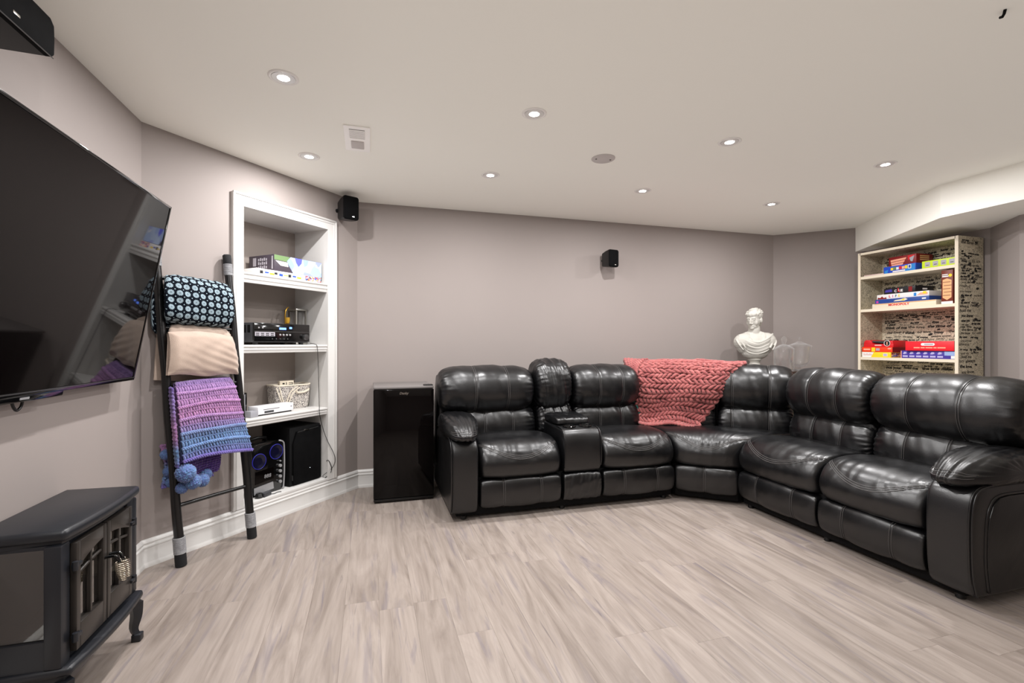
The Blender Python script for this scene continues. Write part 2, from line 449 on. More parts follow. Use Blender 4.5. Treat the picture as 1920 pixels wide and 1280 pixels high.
def copy_tree(o, parent=None, loc=None):
    c = o.copy(); COL.objects.link(c)
    if parent is not None: c.parent = parent
    if loc is not None: c.location = loc
    for ch in list(o.children): copy_tree(ch, c)
    return c

def crom(P, n, closed=True):
    P = np.asarray(P, float); m = len(P); out = []
    idx = range(m if closed else m - 1)
    for i in idx:
        p0, p1, p2, p3 = (P[(i - 1) % m], P[i], P[(i + 1) % m], P[(i + 2) % m]) if closed else (P[max(i - 1, 0)], P[i], P[i + 1], P[min(i + 2, m - 1)])
        for t in np.linspace(0, 1, 16, endpoint=False):
            out.append(0.5 * ((2 * p1) + (-p0 + p2) * t + (2 * p0 - 5 * p1 + 4 * p2 - p3) * t * t + (-p0 + 3 * p1 - 3 * p2 + p3) * t ** 3))
    if not closed: out.append(P[-1])
    D = np.array(out); E = np.vstack([D, D[:1]]) if closed else D
    L = np.concatenate([[0], np.cumsum(np.linalg.norm(np.diff(E, axis=0), axis=1))])
    q = np.linspace(0, L[-1], n, endpoint=not closed)
    return np.stack([np.interp(q, L, E[:, k]) for k in range(E.shape[1])], 1)

def cushion(x0, x1, prof, nx=64, ns=96, endp=7, seams=(), amp=0.006, gather=0.16, seed=0, puff=0.006, xmap=None, waves=0.0025, smile=None):
    """a padded leather form: the closed side profile (y,z) swept from x0 to x1, ends rounded off and gathered,
    seams = x fractions with a stitched groove, smile = (arc at ends, arc at centre) of a welt over the front"""
    P = crom(prof, ns); c = P.mean(0)
    D = np.roll(P, -1, 0) - np.roll(P, 1, 0); Nn = np.stack([D[:, 1], -D[:, 0]], 1); Nn /= np.linalg.norm(Nn, axis=1)[:, None] + 1e-9
    if np.mean(np.sum(Nn * (P - c), 1)) < 0: Nn = -Nn
    u = np.sin(PI / 2 * np.linspace(-1, 1, nx)); es = np.maximum(1 - np.abs(u) ** endp, 0) ** (1 / endp)
    es = np.maximum(es, 0.05); S = np.arange(ns) / ns
    U, SS = np.meshgrid(u, S, indexing='ij')
    hw = (x1 - x0) / 2; xc = (x0 + x1) / 2
    rs = np.random.RandomState(seed + 100); ph = rs.rand(12) * 2 * PI
    disp = puff * (1 - U ** 2)
    g = np.exp(-(1 - np.abs(U)) / gather)
    k1, k2 = rs.randint(13, 18), rs.randint(22, 30)
    side = np.where(U > 0, 1.3, 0.0)
    w1 = np.sin(2 * PI * k1 * SS + 1.7 * np.sin(2 * PI * 3 * SS + ph[0]) + 3 * U + ph[1] + side)
    w2 = np.sin(2 * PI * k2 * SS + 2.1 * np.sin(2 * PI * 2 * SS + ph[2]) - 5 * U + ph[3] + side)
    disp += amp * g * (0.9 * (1 - np.abs(w1)) * 1.2 + 0.5 * w2 - 0.4)
    disp += waves * (np.sin(9 * U + 4 * SS * 2 * PI + ph[4]) * np.sin(2 * PI * 3 * SS - 6 * U + ph[5]) + 0.7 * np.sin(21 * U + 2 * PI * 5 * SS + ph[6]) * np.sin(7 * U + ph[7]))
    for xs in seams:
        us = xs * 2 - 1; dx = (U - us) * hw
        disp += -0.0055 * np.exp(-(dx / 0.006) ** 2) - 0.006 * np.exp(-(dx / 0.045) ** 2)
    if smile:
        sm = smile[1] + (smile[0] - smile[1]) * U ** 2
        ds = SS - sm
        disp += -0.005 * np.exp(-(ds / 0.006) ** 2) - 0.004 * np.exp(-((ds - 0.018) / 0.005) ** 2)
        pk = np.exp(-np.abs(np.minimum(ds, 0)) / 0.05) * (ds < 0) * (1 - U ** 4)
        disp += 0.0022 * pk * np.sin(U * hw * 520 + 2 * np.sin(11 * U))
    Y = c[0] + (P[None, :, 0] - c[0]) * es[:, None] + Nn[None, :, 0] * disp * es[:, None]
    Z = c[1] + (P[None, :, 1] - c[1]) * es[:, None] + Nn[None, :, 1] * disp * es[:, None]
    X = xc + U * hw
    if xmap is not None: X = xmap((U + 1) / 2, Y)
    G = np.stack([X, Y, Z], -1)
    def at(uf, sf, off=0.0):
        i = np.interp(uf * 2 - 1, u, np.arange(nx)); i0 = int(min(i, nx - 2)); fi = i - i0
        j = (sf % 1) * ns; j0 = int(j) % ns; fj = j - int(j); j1 = (j0 + 1) % ns
        p = (G[i0, j0] * (1 - fj) + G[i0, j1] * fj) * (1 - fi) + (G[i0 + 1, j0] * (1 - fj) + G[i0 + 1, j1] * fj) * fi
        n = Nn[j0]; return p + np.array([0, n[0], n[1]]) * off
    return G, at
def arc_of(prof, y, z, ns=96):
    P = crom(prof, ns); return int(np.argmin((P[:, 0] - y) ** 2 + (P[:, 1] - z) ** 2)) / ns

# ------------------------------------------------------------------ room geometry (X along the back wall, Y into the room)
A = (-1.124, 2.901); B = (-0.096, 4.048); C = (4.057, 4.048); D = (4.64, 3.505); E = (4.64, 2.53); G_ = (4.375, 2.22); H_ = (4.375, -3.2); I_ = (-1.124, -3.2)
wd = np.array([B[0] - A[0], B[1] - A[1]]); WL = np.linalg.norm(wd); wd /= WL
NF = frame((A[0], A[1], 0), (wd[0], wd[1], 0), (-wd[1], wd[0], 0))      # niche wall: x along it, -y into the room
TF = frame((A[0], 0, 0), (0, 1, 0), (-1, 0, 0))                         # television wall
BF0 = frame((0, 4.048, 0), (1, 0, 0), (0, 1, 0))                        # back wall
def nf(x, y, z): return tuple(NF[:3, :3] @ np.array([x, y, z]) + NF[:3, 3])

def wall(name, p, q, z0=-0.02, z1=CEIL, th=0.1, ext=0.0):
    d = np.array([q[0] - p[0], q[1] - p[1]]); L = np.linalg.norm(d); d /= L
    F = frame((p[0], p[1], 0), (d[0], d[1], 0), (-d[1], d[0], 0))
    return obj(name, MB(F).box(-ext, L + ext, 0, th, z0, z1), 'wall', kind='structure', smooth=0)
wall('wall_left', I_, A, ext=0.0)
wall('wall_back', B, C)
wall('wall_corner', C, D)
wall('wall_right', D, E)
wall('wall_right_angle', E, G_)
wall('wall_right_front', G_, H_)
wall('wall_rear', H_, I_)
# niche opening 0.552..1.222 by 0.165..2.0
nb = MB(NF)
nb.box(0, 0.53, 0, 0.1, -0.02, CEIL); nb.box(1.245, WL, 0, 0.1, -0.02, CEIL); nb.box(0.53, 1.245, 0, 0.1, 2.02, CEIL); nb.box(0.53, 1.245, 0, 0.1, -0.02, 0.135)
obj('wall_niche', nb, 'wall', kind='structure', smooth=0)
obj('ceiling', MB().box(-1.3, 4.8, -3.3, 4.2, CEIL, CEIL + 0.1), 'ceil', kind='structure', smooth=0)
# dropped bulkhead in front of the right-hand wall
bk = [(4.57, 3.56), (3.925, 2.43), (3.915, -3.2), (4.80, -3.2), (4.80, 2.5), (4.76, 3.56)]
obj('ceiling_bulkhead', MB().extr(bk, 2.056, CEIL + 0.02, 'z'), 'ceil', kind='structure', smooth=0)

# baseboards: moulded profile swept along each wall run
BBP = [(0, 0), (-0.020, 0), (-0.020, 0.010), (-0.016, 0.022), (-0.014, 0.026), (-0.014, 0.098), (-0.017, 0.101), (-0.017, 0.108), (-0.011, 0.113), (-0.011, 0.120), (-0.014, 0.124), (-0.012, 0.133), (-0.006, 0.140), (0, 0.142)]
def baseboard(name, p, q, m0=0.0, m1=0.0):
    d = np.array([q[0] - p[0], q[1] - p[1]]); L = np.linalg.norm(d); d /= L
    F = frame((p[0], p[1], 0), (d[0], d[1], 0), (-d[1], d[0], 0))
    rings = np.array([[(x0 + k * y, y, z) for y, z in BBP] for x0, k in ((0.0, m0), (L, m1))])
    obj(name, MB(F).grid(rings, wv=True, capu=True), 'white', kind='structure', smooth=30)
def mt(a): return math.tan(rad(a) / 2)
an = math.degrees(math.atan2(wd[1], wd[0]))
baseboard('baseboard_left', (A[0], 1.0), A, 0, mt(90 - an))
baseboard('baseboard_niche', A, B, -mt(90 - an), mt(an))
baseboard('baseboard_back', B, C, -mt(an), mt(43))
baseboard('baseboard_corner', C, D, -mt(43), mt(47))
baseboard('baseboard_right', D, E, -mt(47), 0)

# ------------------------------------------------------------------ floor with separate planks
floor = obj('floor', MB().box(-1.3, 4.8, -3.3, 4.25, -0.06, -0.009), 'wood', kind='structure', smooth=0)
PW, PL = 0.146, 1.22
def plank_mesh(l, wdt):
    g = 0.0002; c = 0.0004; hx, hy = wdt / 2 - g / 2, l / 2 - g / 2
    b = MB(); v = []
    for z, i in ((-0.008, 0), (-c, 0), (0, c)):
        v += [(-hx + i, -hy + i, z), (hx - i, -hy + i, z), (hx - i, hy - i, z), (-hx + i, hy - i, z)]
    f = [(8, 9, 10, 11)]
    for k in (0, 4):
        for j in range(4): f.append((k + j, k + (j + 1) % 4, k + 4 + (j + 1) % 4, k + 4 + j))
    me = bpy.data.meshes.new('plank'); me.from_pydata(v, [], f); me.materials.append(M['wood']); return me
cache = {}
offs = [0.0, 0.41, 0.82, 0.23, 0.64, 1.03, 0.15, 0.55, 0.97, 0.33]
ncol = int((4.66 + 1.13) / PW) + 1
for i in range(ncol):
    x = -1.128 + PW * (i + 0.5)
    ytop = min(4.04, 2.90 + (x + 1.124) * 1.116 + 0.09, 4.04 if x < 4.05 else 4.04 - (x - 4.05) * 0.93)
    if x > 4.32: ylo = 2.2
    else: ylo = -0.6
    y = -3.0 + offs[(i * 7) % 10] + 0.03 * ((i * 13) % 5)
    while y < ytop:
        a, b = max(y, ylo), min(y + PL, ytop)
        if b - a > 0.04:
            key = round(b - a, 3)
            if key not in cache: cache[key] = plank_mesh(b - a, PW)
            o = bpy.data.objects.new('plank', cache[key]); COL.objects.link(o); o.parent = floor
            o.location = Vector((x, (a + b) / 2, 0)) - floor.location
        y += PL
# ------------------------------------------------------------------ ceiling fittings
def ceiling_light(label, x, y):
    t = empty('ceiling_light', (x, y, CEIL), label, 'ceiling light', 'recessed ceiling lights')
    F = frame((x, y, CEIL), (1, 0, 0), (0, 1, 0))
    obj('trim_ring', MB(F).lathe([(0.046, -0.0005), (0.050, -0.005), (0.056, -0.006), (0.061, -0.003), (0.062, 0.0)], n=40), 'ring_gray', t, 60)
    obj('baffle', MB(F).lathe([(0.047, -0.0045), (0.038, -0.0025), (0.029, -0.0015), (0.0, -0.0012)], n=32), 'baffle', t, 60)
    obj('lens', MB(F).lathe([(0.0275, -0.0018), (0.025, -0.0045), (0.014, -0.006), (0.0, -0.0063)], n=28), 'lens', t, 60)
    ld = bpy.data.lights.new('downlight', 'AREA'); ld.energy = LAMP_W; ld.color = LAMP_COL
    ld.shape = 'DISK'; ld.size = 0.05
    lo = bpy.data.objects.new('downlight', ld); COL.objects.link(lo); lo.parent = t; lo.location = (0, 0, -0.0075)
    return t
XS = [-0.354, 0.780, 1.945, 3.135]
ordn = ['first', 'second', 'third', 'fourth']
L0 = ceiling_light('round recessed ceiling light, nearer row, first from the left', XS[0], 2.246)
def lab(o, l): o['label'] = l
for r_, y in (('nearer', 2.246), ('farther', 3.146)):
    for k, x in enumerate(XS):
        if k == 0 and y < 3: continue
        c = copy_tree(L0, None, (x, y, CEIL))
        lab(c, 'round recessed ceiling light, %s row, %s from the left' % (r_, ordn[k]))
c = copy_tree(L0, None, (XS[0], 0.95, CEIL))
lab(c, 'round recessed ceiling light near the left wall beside the camera')
c = copy_tree(L0, None, (XS[0], -0.05, CEIL))
lab(c, 'round recessed ceiling light near the left wall behind the camera')
VF = frame((-0.066, 2.80, CEIL), (1, 0, 0), (0, 1, 0))
v = empty('ceiling_vent', (-0.066, 2.80, CEIL), 'square white vent grille in the ceiling above the built-in shelves', 'vent')
obj('vent_frame', MB(VF).box(-0.068, 0.068, -0.165, 0.165, -0.008, 0, bev=0.003), 'vent', v)
obj('vent_backing', MB(VF).box(-0.040, 0.040, -0.135, -0.02, -0.0095, -0.0075), 'vent_dark', v, 0)
for k in range(9):
    y = -0.129 + k * 0.0128
    obj('slat', MB(VF).box(-0.040, 0.040, y - 0.0028, y + 0.0028, -0.013, -0.009), 'vent', v, 0)
obj('motor_cover', MB(VF).box(-0.035, 0.035, 0.015, 0.115, -0.014, -0.006, bev=0.004), 'plate', v)
CF = frame((1.376, 2.67, CEIL), (1, 0, 0), (0, 1, 0))
v = empty('cover_plate', (1.376, 2.67, CEIL), 'flat round grey blank cover plate screwed to the ceiling', 'cover plate')
obj('disc', MB(CF).lathe([(0.0, -0.006), (0.068, -0.006), (0.072, -0.003), (0.072, 0)], n=48), 'plate', v, 50)
for sx in (-0.045, 0.045):
    obj('screw', MB(CF).lathe([(0.0, -0.0085), (0.005, -0.008), (0.006, -0.006)], (sx, 0.006 * (1 if sx < 0 else -1), 0), n=12), 'screw', v)
hk = MB().tube([(2.078, 1.092, CEIL), (2.080, 1.096, CEIL - 0.012), (2.086, 1.104, CEIL - 0.016), (2.090, 1.112, CEIL - 0.012)], 0.0045, 8)
obj('ceiling_hook', hk, 'black_matte', label='tiny black hook screwed into the bare ceiling at the upper right', cat='hook')
# ------------------------------------------------------------------ built-in shelving in the niche wall
bi = empty('built_in_shelves', nf(0.88, 0.1, 0.142), 'white built-in shelves with moulded casing recessed in the angled wall', 'shelving')
NX0, NX1, NZ0, NZ1, ND = 0.552, 1.222, 0.158, 2.0, 0.33
b = MB(NF)
for (x0, x1, z0, z1) in ((0.482, NX0, 0.142, 2.074), (NX1, 1.302, 0.142, 2.074), (NX0, NX1, NZ1, 2.074)):
    b.box(x0, x1, -0.016, 0.002, z0, z1)
b.box(0.480, 0.494, -0.024, -0.014, 0.142, 2.078, bev=0.003); b.box(1.290, 1.304, -0.024, -0.014, 0.142, 2.078, bev=0.003)
b.box(0.480, 1.304, -0.024, -0.014, 2.064, 2.078, bev=0.003)
b.box(0.500, 0.508, -0.0195, -0.014, 0.142, 2.06, bev=0.002); b.box(1.277, 1.285, -0.0195, -0.014, 0.142, 2.06, bev=0.002)
b.box(0.500, 1.285, -0.0195, -0.014, 2.046, 2.054, bev=0.002)
obj('casing', b, 'white', bi, 30)
b = MB(NF)
b.box(NX0 - 0.018, NX0, 0.0, ND, NZ0 - 0.02, NZ1 + 0.018); obj('side_panel', b, 'white', bi, 0)
b = MB(NF); b.box(NX1, NX1 + 0.018, 0.0, ND, NZ0 - 0.02, NZ1 + 0.018); obj('side_panel', b, 'white', bi, 0)
obj('top_panel', MB(NF).box(NX0, NX1, 0.0, ND, NZ1, NZ1 + 0.018), 'white', bi, 0)
obj('bottom_panel', MB(NF).box(NX0, NX1, -0.012, ND, NZ0 - 0.022, NZ0, bev=0.003), 'white', bi, 30)
obj('back_panel', MB(NF).box(NX0 - 0.018, NX1 + 0.018, ND, ND + 0.012, NZ0 - 0.02, NZ1 + 0.018), 'niche_back', bi, 0, label='taupe painted back panel')
for z, tk in ((1.600, 0.066), (1.146, 0.052), (0.682, 0.05)):
    b = MB(NF)
    b.box(NX0, NX1, 0.004, ND, z - 0.02, z)
    b.box(NX0, NX1, -0.004, 0.012, z - tk, z - 0.004, bev=0.003)
    b.box(NX0, NX1, -0.012, 0.0, z - 0.016, z - 0.001, bev=0.005)
    b.box(NX0, NX1, -0.009, 0.0, z - tk * 0.66, z - tk * 0.45, bev=0.003)
    obj('shelf', b, 'white', bi, 30)

SH = NF
# --- top shelf: two boxes
t = empty('puzzle_box', nf(0.99, 0.16, 1.600), 'flat confetti-printed puzzle box lying under the pale blue box on the top niche shelf', 'box')
obj('box_body', MB(SH).box(0.665, 1.19, 0.022, 0.27, 1.6005, 1.640, bev=0.001), 'card_white', t)
b = MB(SH); b.box(1.05, 1.188, 0.0205, 0.023, 1.603, 1.637); obj('picture_strip', b, 'confetti', t, 0)
b = MB(SH)
for k in range(9): b.box(0.69 + k * 0.036, 0.712 + k * 0.036 + 0.006 * (k % 3), 0.0208, 0.0225, 1.608 + 0.006 * (k % 2), 1.628 - 0.004 * (k % 3), mi=k % 3)
obj('printed_labels', b, ['card_black', 'card_blue', 'card_yellow'], t, 0)
t = empty('game_box', nf(1.0, 0.16, 1.641), 'large pale blue and dark plum box on top of the puzzle box in the niche', 'box')
QF = NF @ rotz((0.835, 0.035, 0), 0.0)
obj('box_body', MB(QF).box(-0.03, 0.372, 0, 0.25, 1.6415, 1.752, bev=0.0015), ['card_plum'], t)
b = MB(QF)
b.extr([(-0.029, 1.718), (0.10, 1.713), (0.09, 1.749), (-0.029, 1.750)], -0.001, 0.0005, mi=1)
b.extr([(0.085, 1.69), (0.12, 1.644), (0.371, 1.644), (0.371, 1.7505), (0.10, 1.7505), (0.07, 1.72)], -0.0018, 0.0004, mi=0)
b.extr([(0.135, 1.7505), (0.195, 1.7505), (0.19, 1.72), (0.165, 1.695), (0.145, 1.72)], -0.0028, 0.0002, mi=2)
b.extr([(0.205, 1.7505), (0.25, 1.748), (0.24, 1.715), (0.215, 1.70)], -0.0026, 0.0002, mi=3)
b.extr([(-0.02, 1.712), (0.075, 1.709), (0.08, 1.68), (0.02, 1.682)], -0.0022, 0.0002, mi=4)
b.extr([(0.31, 1.725), (0.322, 1.733), (0.335, 1.715), (0.35, 1.718), (0.345, 1.704), (0.318, 1.71)], -0.0028, 0.0002, mi=4)
obj('front_print', b, ['sky_print', 'card_green', 'card_violet', 'card_pale', 'white_print'], t, 0)
b = MB(QF)
b.box(-0.0312, -0.0296, 0.178, 0.208, 1.682, 1.738)
for k in range(5):
    for j in range(3): b.box(-0.0312, -0.0296, 0.07 + k * 0.019, 0.081 + k * 0.019, 1.662 + j * 0.026, 1.678 + j * 0.026 + 0.004 * ((k + j) % 2))
b.box(-0.0312, -0.0296, 0.012, 0.024, 1.655, 1.742)
obj('side_print', b, 'card_grey', t, 0)

# --- receiver
t = empty('av_receiver', nf(0.87, 0.17, 1.147), 'black audio receiver with blue display on the second niche shelf', 'receiver')
obj('cabinet', MB(SH).box(0.664, 1.100, 0.055, 0.30, 1.162, 1.290, bev=0.002), 'dark_grey', t)
obj('front_panel', MB(SH).box(0.662, 1.102, 0.040, 0.056, 1.166, 1.2885, bev=0.003), 'black_gloss', t)
obj('trim_strip', MB(SH).box(0.664, 1.100, 0.0375, 0.041, 1.2320, 1.2365), 'gunmetal', t)
obj('display', MB(SH).box(0.850, 0.903, 0.0385, 0.0405, 1.248, 1.262), 'blue_led', t, 0)
b = MB(SH); b.box(0.930, 0.950, 0.0385, 0.0405, 1.255, 1.268); obj('standby_light', b, 'blue_led', t, 0)
obj('sticker', MB(SH).box(0.668, 0.815, 0.0385, 0.0405, 1.203, 1.230), 'card_grey', t, 0)
b = MB(SH)
for k in range(4):
    for j in range(2): b.box(0.674 + k * 0.036, 0.698 + k * 0.036, 0.0375, 0.0390, 1.207 + j * 0.011, 1.212 + j * 0.011)
obj('sticker_print', b, 'black_print', t, 0)
for k in range(4): obj('button', MB(SH).lathe([(0, 0.006), (0.0065, 0.005), (0.007, 0)], (0.855 + k * 0.026, 0.040, 1.213), 14, axis='y'), 'silver', t)
for k in range(2): obj('button', MB(SH).lathe([(0, 0.005), (0.005, 0.004), (0.0055, 0)], (0.695 + k * 0.028, 0.040, 1.257), 14, axis='y'), 'silver', t)
for k in range(5): obj('button', MB(SH).lathe([(0, 0.004), (0.0042, 0.003), (0.0045, 0)], (0.795 + k * 0.03, 0.040, 1.185), 12, axis='y'), 'gunmetal', t)
obj('volume_knob', MB(SH).lathe([(0, 0.022), (0.018, 0.021), (0.020, 0.018), (0.021, 0)], (1.060, 0.040, 1.200), 28, axis='y'), 'gunmetal', t)
for x in (0.70, 1.06):
    for y in (0.08, 0.27): obj('foot', MB(SH).lathe([(0.016, 0), (0.018, 0.0155)], (x, y, 1.1468), 14), 'black_plastic', t)
for k in range(5):
    obj('vent_slot', MB(SH).box(0.6625, 0.6645, 0.08 + k * 0.04, 0.105 + k * 0.04, 1.225, 1.275), 'black_matte', t, 0)
# --- lantern
t = empty('lantern', nf(1.15, 0.24, 1.147), 'silver framed glass lantern standing behind the receiver', 'lantern')
for x in (1.122, 1.208):
    for y in (0.20, 0.30): obj('post', MB(SH).box(x - 0.005, x + 0.005, y - 0.005, y + 0.005, 1.158, 1.402), 'steel', t, 0)
obj('base', MB(SH).box(1.114, 1.216, 0.192, 0.308, 1.1465, 1.160, bev=0.002), 'steel', t)
obj('top_frame', MB(SH).box(1.111, 1.219, 0.189, 0.311, 1.400, 1.413, bev=0.003), 'steel', t)
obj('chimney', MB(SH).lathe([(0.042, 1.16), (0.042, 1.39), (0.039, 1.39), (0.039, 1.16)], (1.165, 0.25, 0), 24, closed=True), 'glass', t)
obj('candle', MB(SH).lathe([(0.03, 1.16), (0.03, 1.29), (0.0, 1.292)], (1.165, 0.25, 0), 20), 'white', t)
t = empty('candle_holder', nf(1.045, 0.26, 1.147), 'brass hoop candle holder on the receiver beside the silver lantern', 'candle holder')
obj('hoop', MB(SH).tube([(1.045, 0.22, 1.293), (1.042, 0.22, 1.36), (1.047, 0.22, 1.395), (1.058, 0.22, 1.412), (1.070, 0.22, 1.420)], 0.0055, 8), 'brass', t)
obj('base', MB(SH).lathe([(0.028, 0), (0.028, 0.006), (0.004, 0.012), (0, 0.012)], (1.055, 0.22, 1.2903), 20), 'brass', t)
obj('glass_cup', MB(SH).lathe([(0.0, 1.30), (0.014, 1.303), (0.018, 1.32), (0.018, 1.345)], (1.062, 0.222, 0), 18), 'orange_glass', t)

# --- third shelf
t = empty('game_console', nf(0.83, 0.12, 0.682), 'white game console lying flat on the third niche shelf', 'game console')
GF = NF @ rotz((0.690, 0.040, 0), 2.0)
obj('base', MB(GF).box(0.008, 0.272, 0.008, 0.090, 0.6825, 0.692), 'black_plastic', t)
obj('case', MB(GF).box(0, 0.280, 0, 0.096, 0.6915, 0.742, bev=0.002), 'console_white', t)
obj('disc_slot', MB(GF).box(0.04, 0.165, -0.0012, 0.001, 0.7195, 0.7225), 'black_print', t, 0)
obj('port_panel', MB(GF).box(0.048, 0.12, -0.0012, 0.001, 0.697, 0.711), 'dark_grey', t, 0)
obj('power_button', MB(GF).lathe([(0, 0.002), (0.005, 0.0018), (0.0055, 0)], (0.262, 0, 0.72), 16, axis='y'), 'grey', t)
t = empty('small_grey_box', nf(0.655, 0.1, 0.682), 'small light grey cube in front of the upright black device', 'box')
obj('body', MB(NF).box(0.628, 0.682, 0.025, 0.085, 0.6825, 0.722, bev=0.003), 'grey', t)
t = empty('router', nf(0.665, 0.16, 0.682), 'upright black device left of the white game console', 'router')
obj('body', MB(NF).box(0.636, 0.672, 0.12, 0.24, 0.6825, 0.835, bev=0.004), 'black_gloss', t)
obj('side_stripe', MB(NF).box(0.652, 0.658, 0.1185, 0.121, 0.70, 0.825), 'grey', t)
t = empty('woven_basket', nf(1.03, 0.2, 0.682), 'speckled grey woven basket with cream rim beside the game console', 'basket')
def rrect(hx, hy, r, n=8):
    p = []
    for cx, cy, a0 in ((hx - r, hy - r, 0), (-hx + r, hy - r, 90), (-hx + r, -hy + r, 180), (hx - r, -hy + r, 270)):
        for k in range(n + 1): p.append((cx + r * math.cos(rad(a0 + 90 * k / n)), cy + r * math.sin(rad(a0 + 90 * k / n))))
    return np.array(p)
KF = NF @ rotz((1.072, 0.218, 0), -13.0)
rings = []
for z, sx in ((0.6828, 0.90), (0.72, 0.955), (0.78, 0.99), (0.842, 1.02), (0.842, 0.97), (0.78, 0.95), (0.70, 0.90)):
    p = rrect(0.130 * sx, 0.072 * sx, 0.025)
    dz = (0.014 * (np.abs(p[:, 0]) / 0.15) ** 2 if z > 0.84 else np.zeros(len(p)))
    rings.append(np.stack([p[:, 0], p[:, 1], z + dz], 1))
obj('body', MB(KF).grid(np.array(rings), wv=True, capu=True), 'basket', t, 50)
p = rrect(0.130 * 1.01, 0.072 * 1.01, 0.025); obj('rim', MB(KF).tube(np.stack([p[:, 0], p[:, 1], 0.846 + 0.014 * (np.abs(p[:, 0]) / 0.15) ** 2], 1), 0.006, 8, closed=True), 'rope', t, 180)
obj('handle', MB(KF).tube([(0.02, -0.070, 0.805), (0.03, -0.082, 0.797), (0.07, -0.086, 0.80), (0.105, -0.082, 0.812), (0.115, -0.070, 0.82)], 0.0075, 8), 'rope', t, 180)
for pts in ([(-0.145, 0.84), (-0.115, 0.77), (-0.085, 0.70)], [(-0.12, 0.845), (-0.10, 0.78), (-0.075, 0.705)], [(-0.07, 0.70), (-0.03, 0.80), (0.03, 0.842)], [(-0.05, 0.70), (-0.01, 0.79), (0.05, 0.835)]):
    q = crom(np.array(pts), 16, closed=False)
    obj('rope_trim', MB(KF).tube([(x * 0.88, -0.0735 - 0.002 * (z - 0.78) / 0.06, z) for x, z in q], 0.004, 6), 'rope', t, 180)
t = empty('cassette_box', nf(0.98, 0.2, 0.75), 'cream printed cardboard box sticking up out of the woven basket', 'box')
obj('body', MB(KF).box(-0.09, 0.012, -0.050, -0.02, 0.75, 0.886, bev=0.001), 'card_cream', t)
b = MB(KF)
for x0, x1, z0, z1 in ((-0.07, -0.055, 0.862, 0.872), (-0.045, -0.04, 0.858, 0.876), (-0.025, 0.003, 0.870, 0.874), (-0.025, 0.003, 0.858, 0.862), (0.0, 0.004, 0.858, 0.874)): b.box(x0, x1, -0.0512, -0.049, z0, z1)
obj('printed_marks', b, 'black_print', t, 0)

# --- bottom of the niche
t = empty('subwoofer', nf(1.07, 0.15, 0.158), 'black subwoofer cabinet with cloth grille at the bottom right of the niche', 'speaker')
WF = NF @ rotz((0.937, 0.035, 0), 0.0)
obj('cabinet', MB(WF).box(0, 0.268, 0.012, 0.29, 0.1585, 0.565, bev=0.003), 'black_matte', t)
obj('grille', MB(WF).extr([(0.022, 0.17), (0.262, 0.17), (0.262, 0.555), (0.05, 0.535), (0.02, 0.45)], -0.004, 0.013, bev=0.003), 'grille', t)
obj('logo_strip', MB(WF).extr([(0.06, 0.537), (0.235, 0.548), (0.235, 0.542), (0.05, 0.528)], -0.006, -0.003), 'gunmetal', t, 0)
obj('logo_badge', MB(WF).box(0.105, 0.155, -0.0085, -0.005, 0.534, 0.543, bev=0.001), 'chrome', t)
obj('power_light', MB(WF).lathe([(0, 0.006), (0.002, 0.005)], (0.16, 0, 0.26), 8, axis='y'), 'led_white', t)
obj('front_edge_strip', MB(WF).box(0.012, 0.017, -0.002, 0.012, 0.20, 0.235), 'gunmetal', t, 0)
t = empty('karaoke_machine', nf(0.78, 0.12, 0.158), 'black karaoke machine with silver knobs left of the subwoofer', 'karaoke machine')
XF = NF @ rotz((0.655, 0.045, 0), 0.0)
pr = [(0.0, 0.17), (0.0, 0.46), (0.02, 0.492), (0.06, 0.498), (0.19, 0.498), (0.225, 0.49), (0.24, 0.46), (0.243, 0.3), (0.235, 0.17), (0.22, 0.159), (0.015, 0.159)]
obj('case', MB(XF).extr(pr, 0.015, 0.2, bev=0.004), 'black_gloss', t)
q = [(0.205, 0.496), (0.232, 0.487), (0.246, 0.46), (0.249, 0.3), (0.242, 0.175), (0.235, 0.165)]
obj('silver_edge', MB(XF).tube([(x, 0.014, z) for x, z in crom(np.array(q), 24, closed=False)], 0.0055, 8), 'silver', t, 180)
obj('handle', MB(XF).tube([(0.02, 0.10, 0.495), (0.03, 0.09, 0.518), (0.10, 0.085, 0.526), (0.16, 0.09, 0.518), (0.17, 0.10, 0.495)], 0.011, 8), 'black_plastic', t, 180)
for x, z in ((0.055, 0.385), (0.183, 0.425)):
    obj('speaker_cone', MB(XF).lathe([(0, -0.006), (0.012, -0.004), (0.040, 0.004), (0.048, 0.006), (0.049, 0)], (x, 0.014, z), 32, axis='y'), 'navy_dark', t)
    obj('speaker_ring', MB(XF).tube([(x + 0.049 * math.cos(a), 0.010, z + 0.049 * math.sin(a)) for a in np.linspace(0, 2 * PI, 32, endpoint=False)], 0.0028, 6, closed=True), 'blue_ring', t, 180)
for k, z in enumerate((0.356, 0.324, 0.288, 0.252, 0.216)):
    r = 0.011 if k else 0.005
    obj('knob', MB(XF).lathe([(0, 0.012), (r * 0.9, 0.011), (r, 0.007), (r, 0)], (0.213, 0.014, z), 20, axis='y'), 'silver', t)
obj('display', MB(XF).extr([(0.03, 0.238), (0.165, 0.25), (0.165, 0.325), (0.03, 0.318)], 0.012, 0.016), 'screen', t, 0)
obj('display_digits', MB(XF).text('888', 0.118, 0.276, 0.035, 0.0115, shear=0.1), 'silver', t, 0)
obj('silver_base', MB(XF).extr([(0.02, 0.172), (0.165, 0.182), (0.16, 0.228), (0.02, 0.216)], 0.011, 0.016), 'silver', t, 0)
t = empty('power_adapter', nf(0.70, 0.0, 0.158), 'small dark power adapter with a short lead on the niche floor', 'adapter')
obj('body', MB(NF @ rotz((0.735, 0.022, 0), 12)).box(-0.032, 0.032, -0.016, 0.016, 0.1583, 0.186, bev=0.004), 'dark_grey', t)
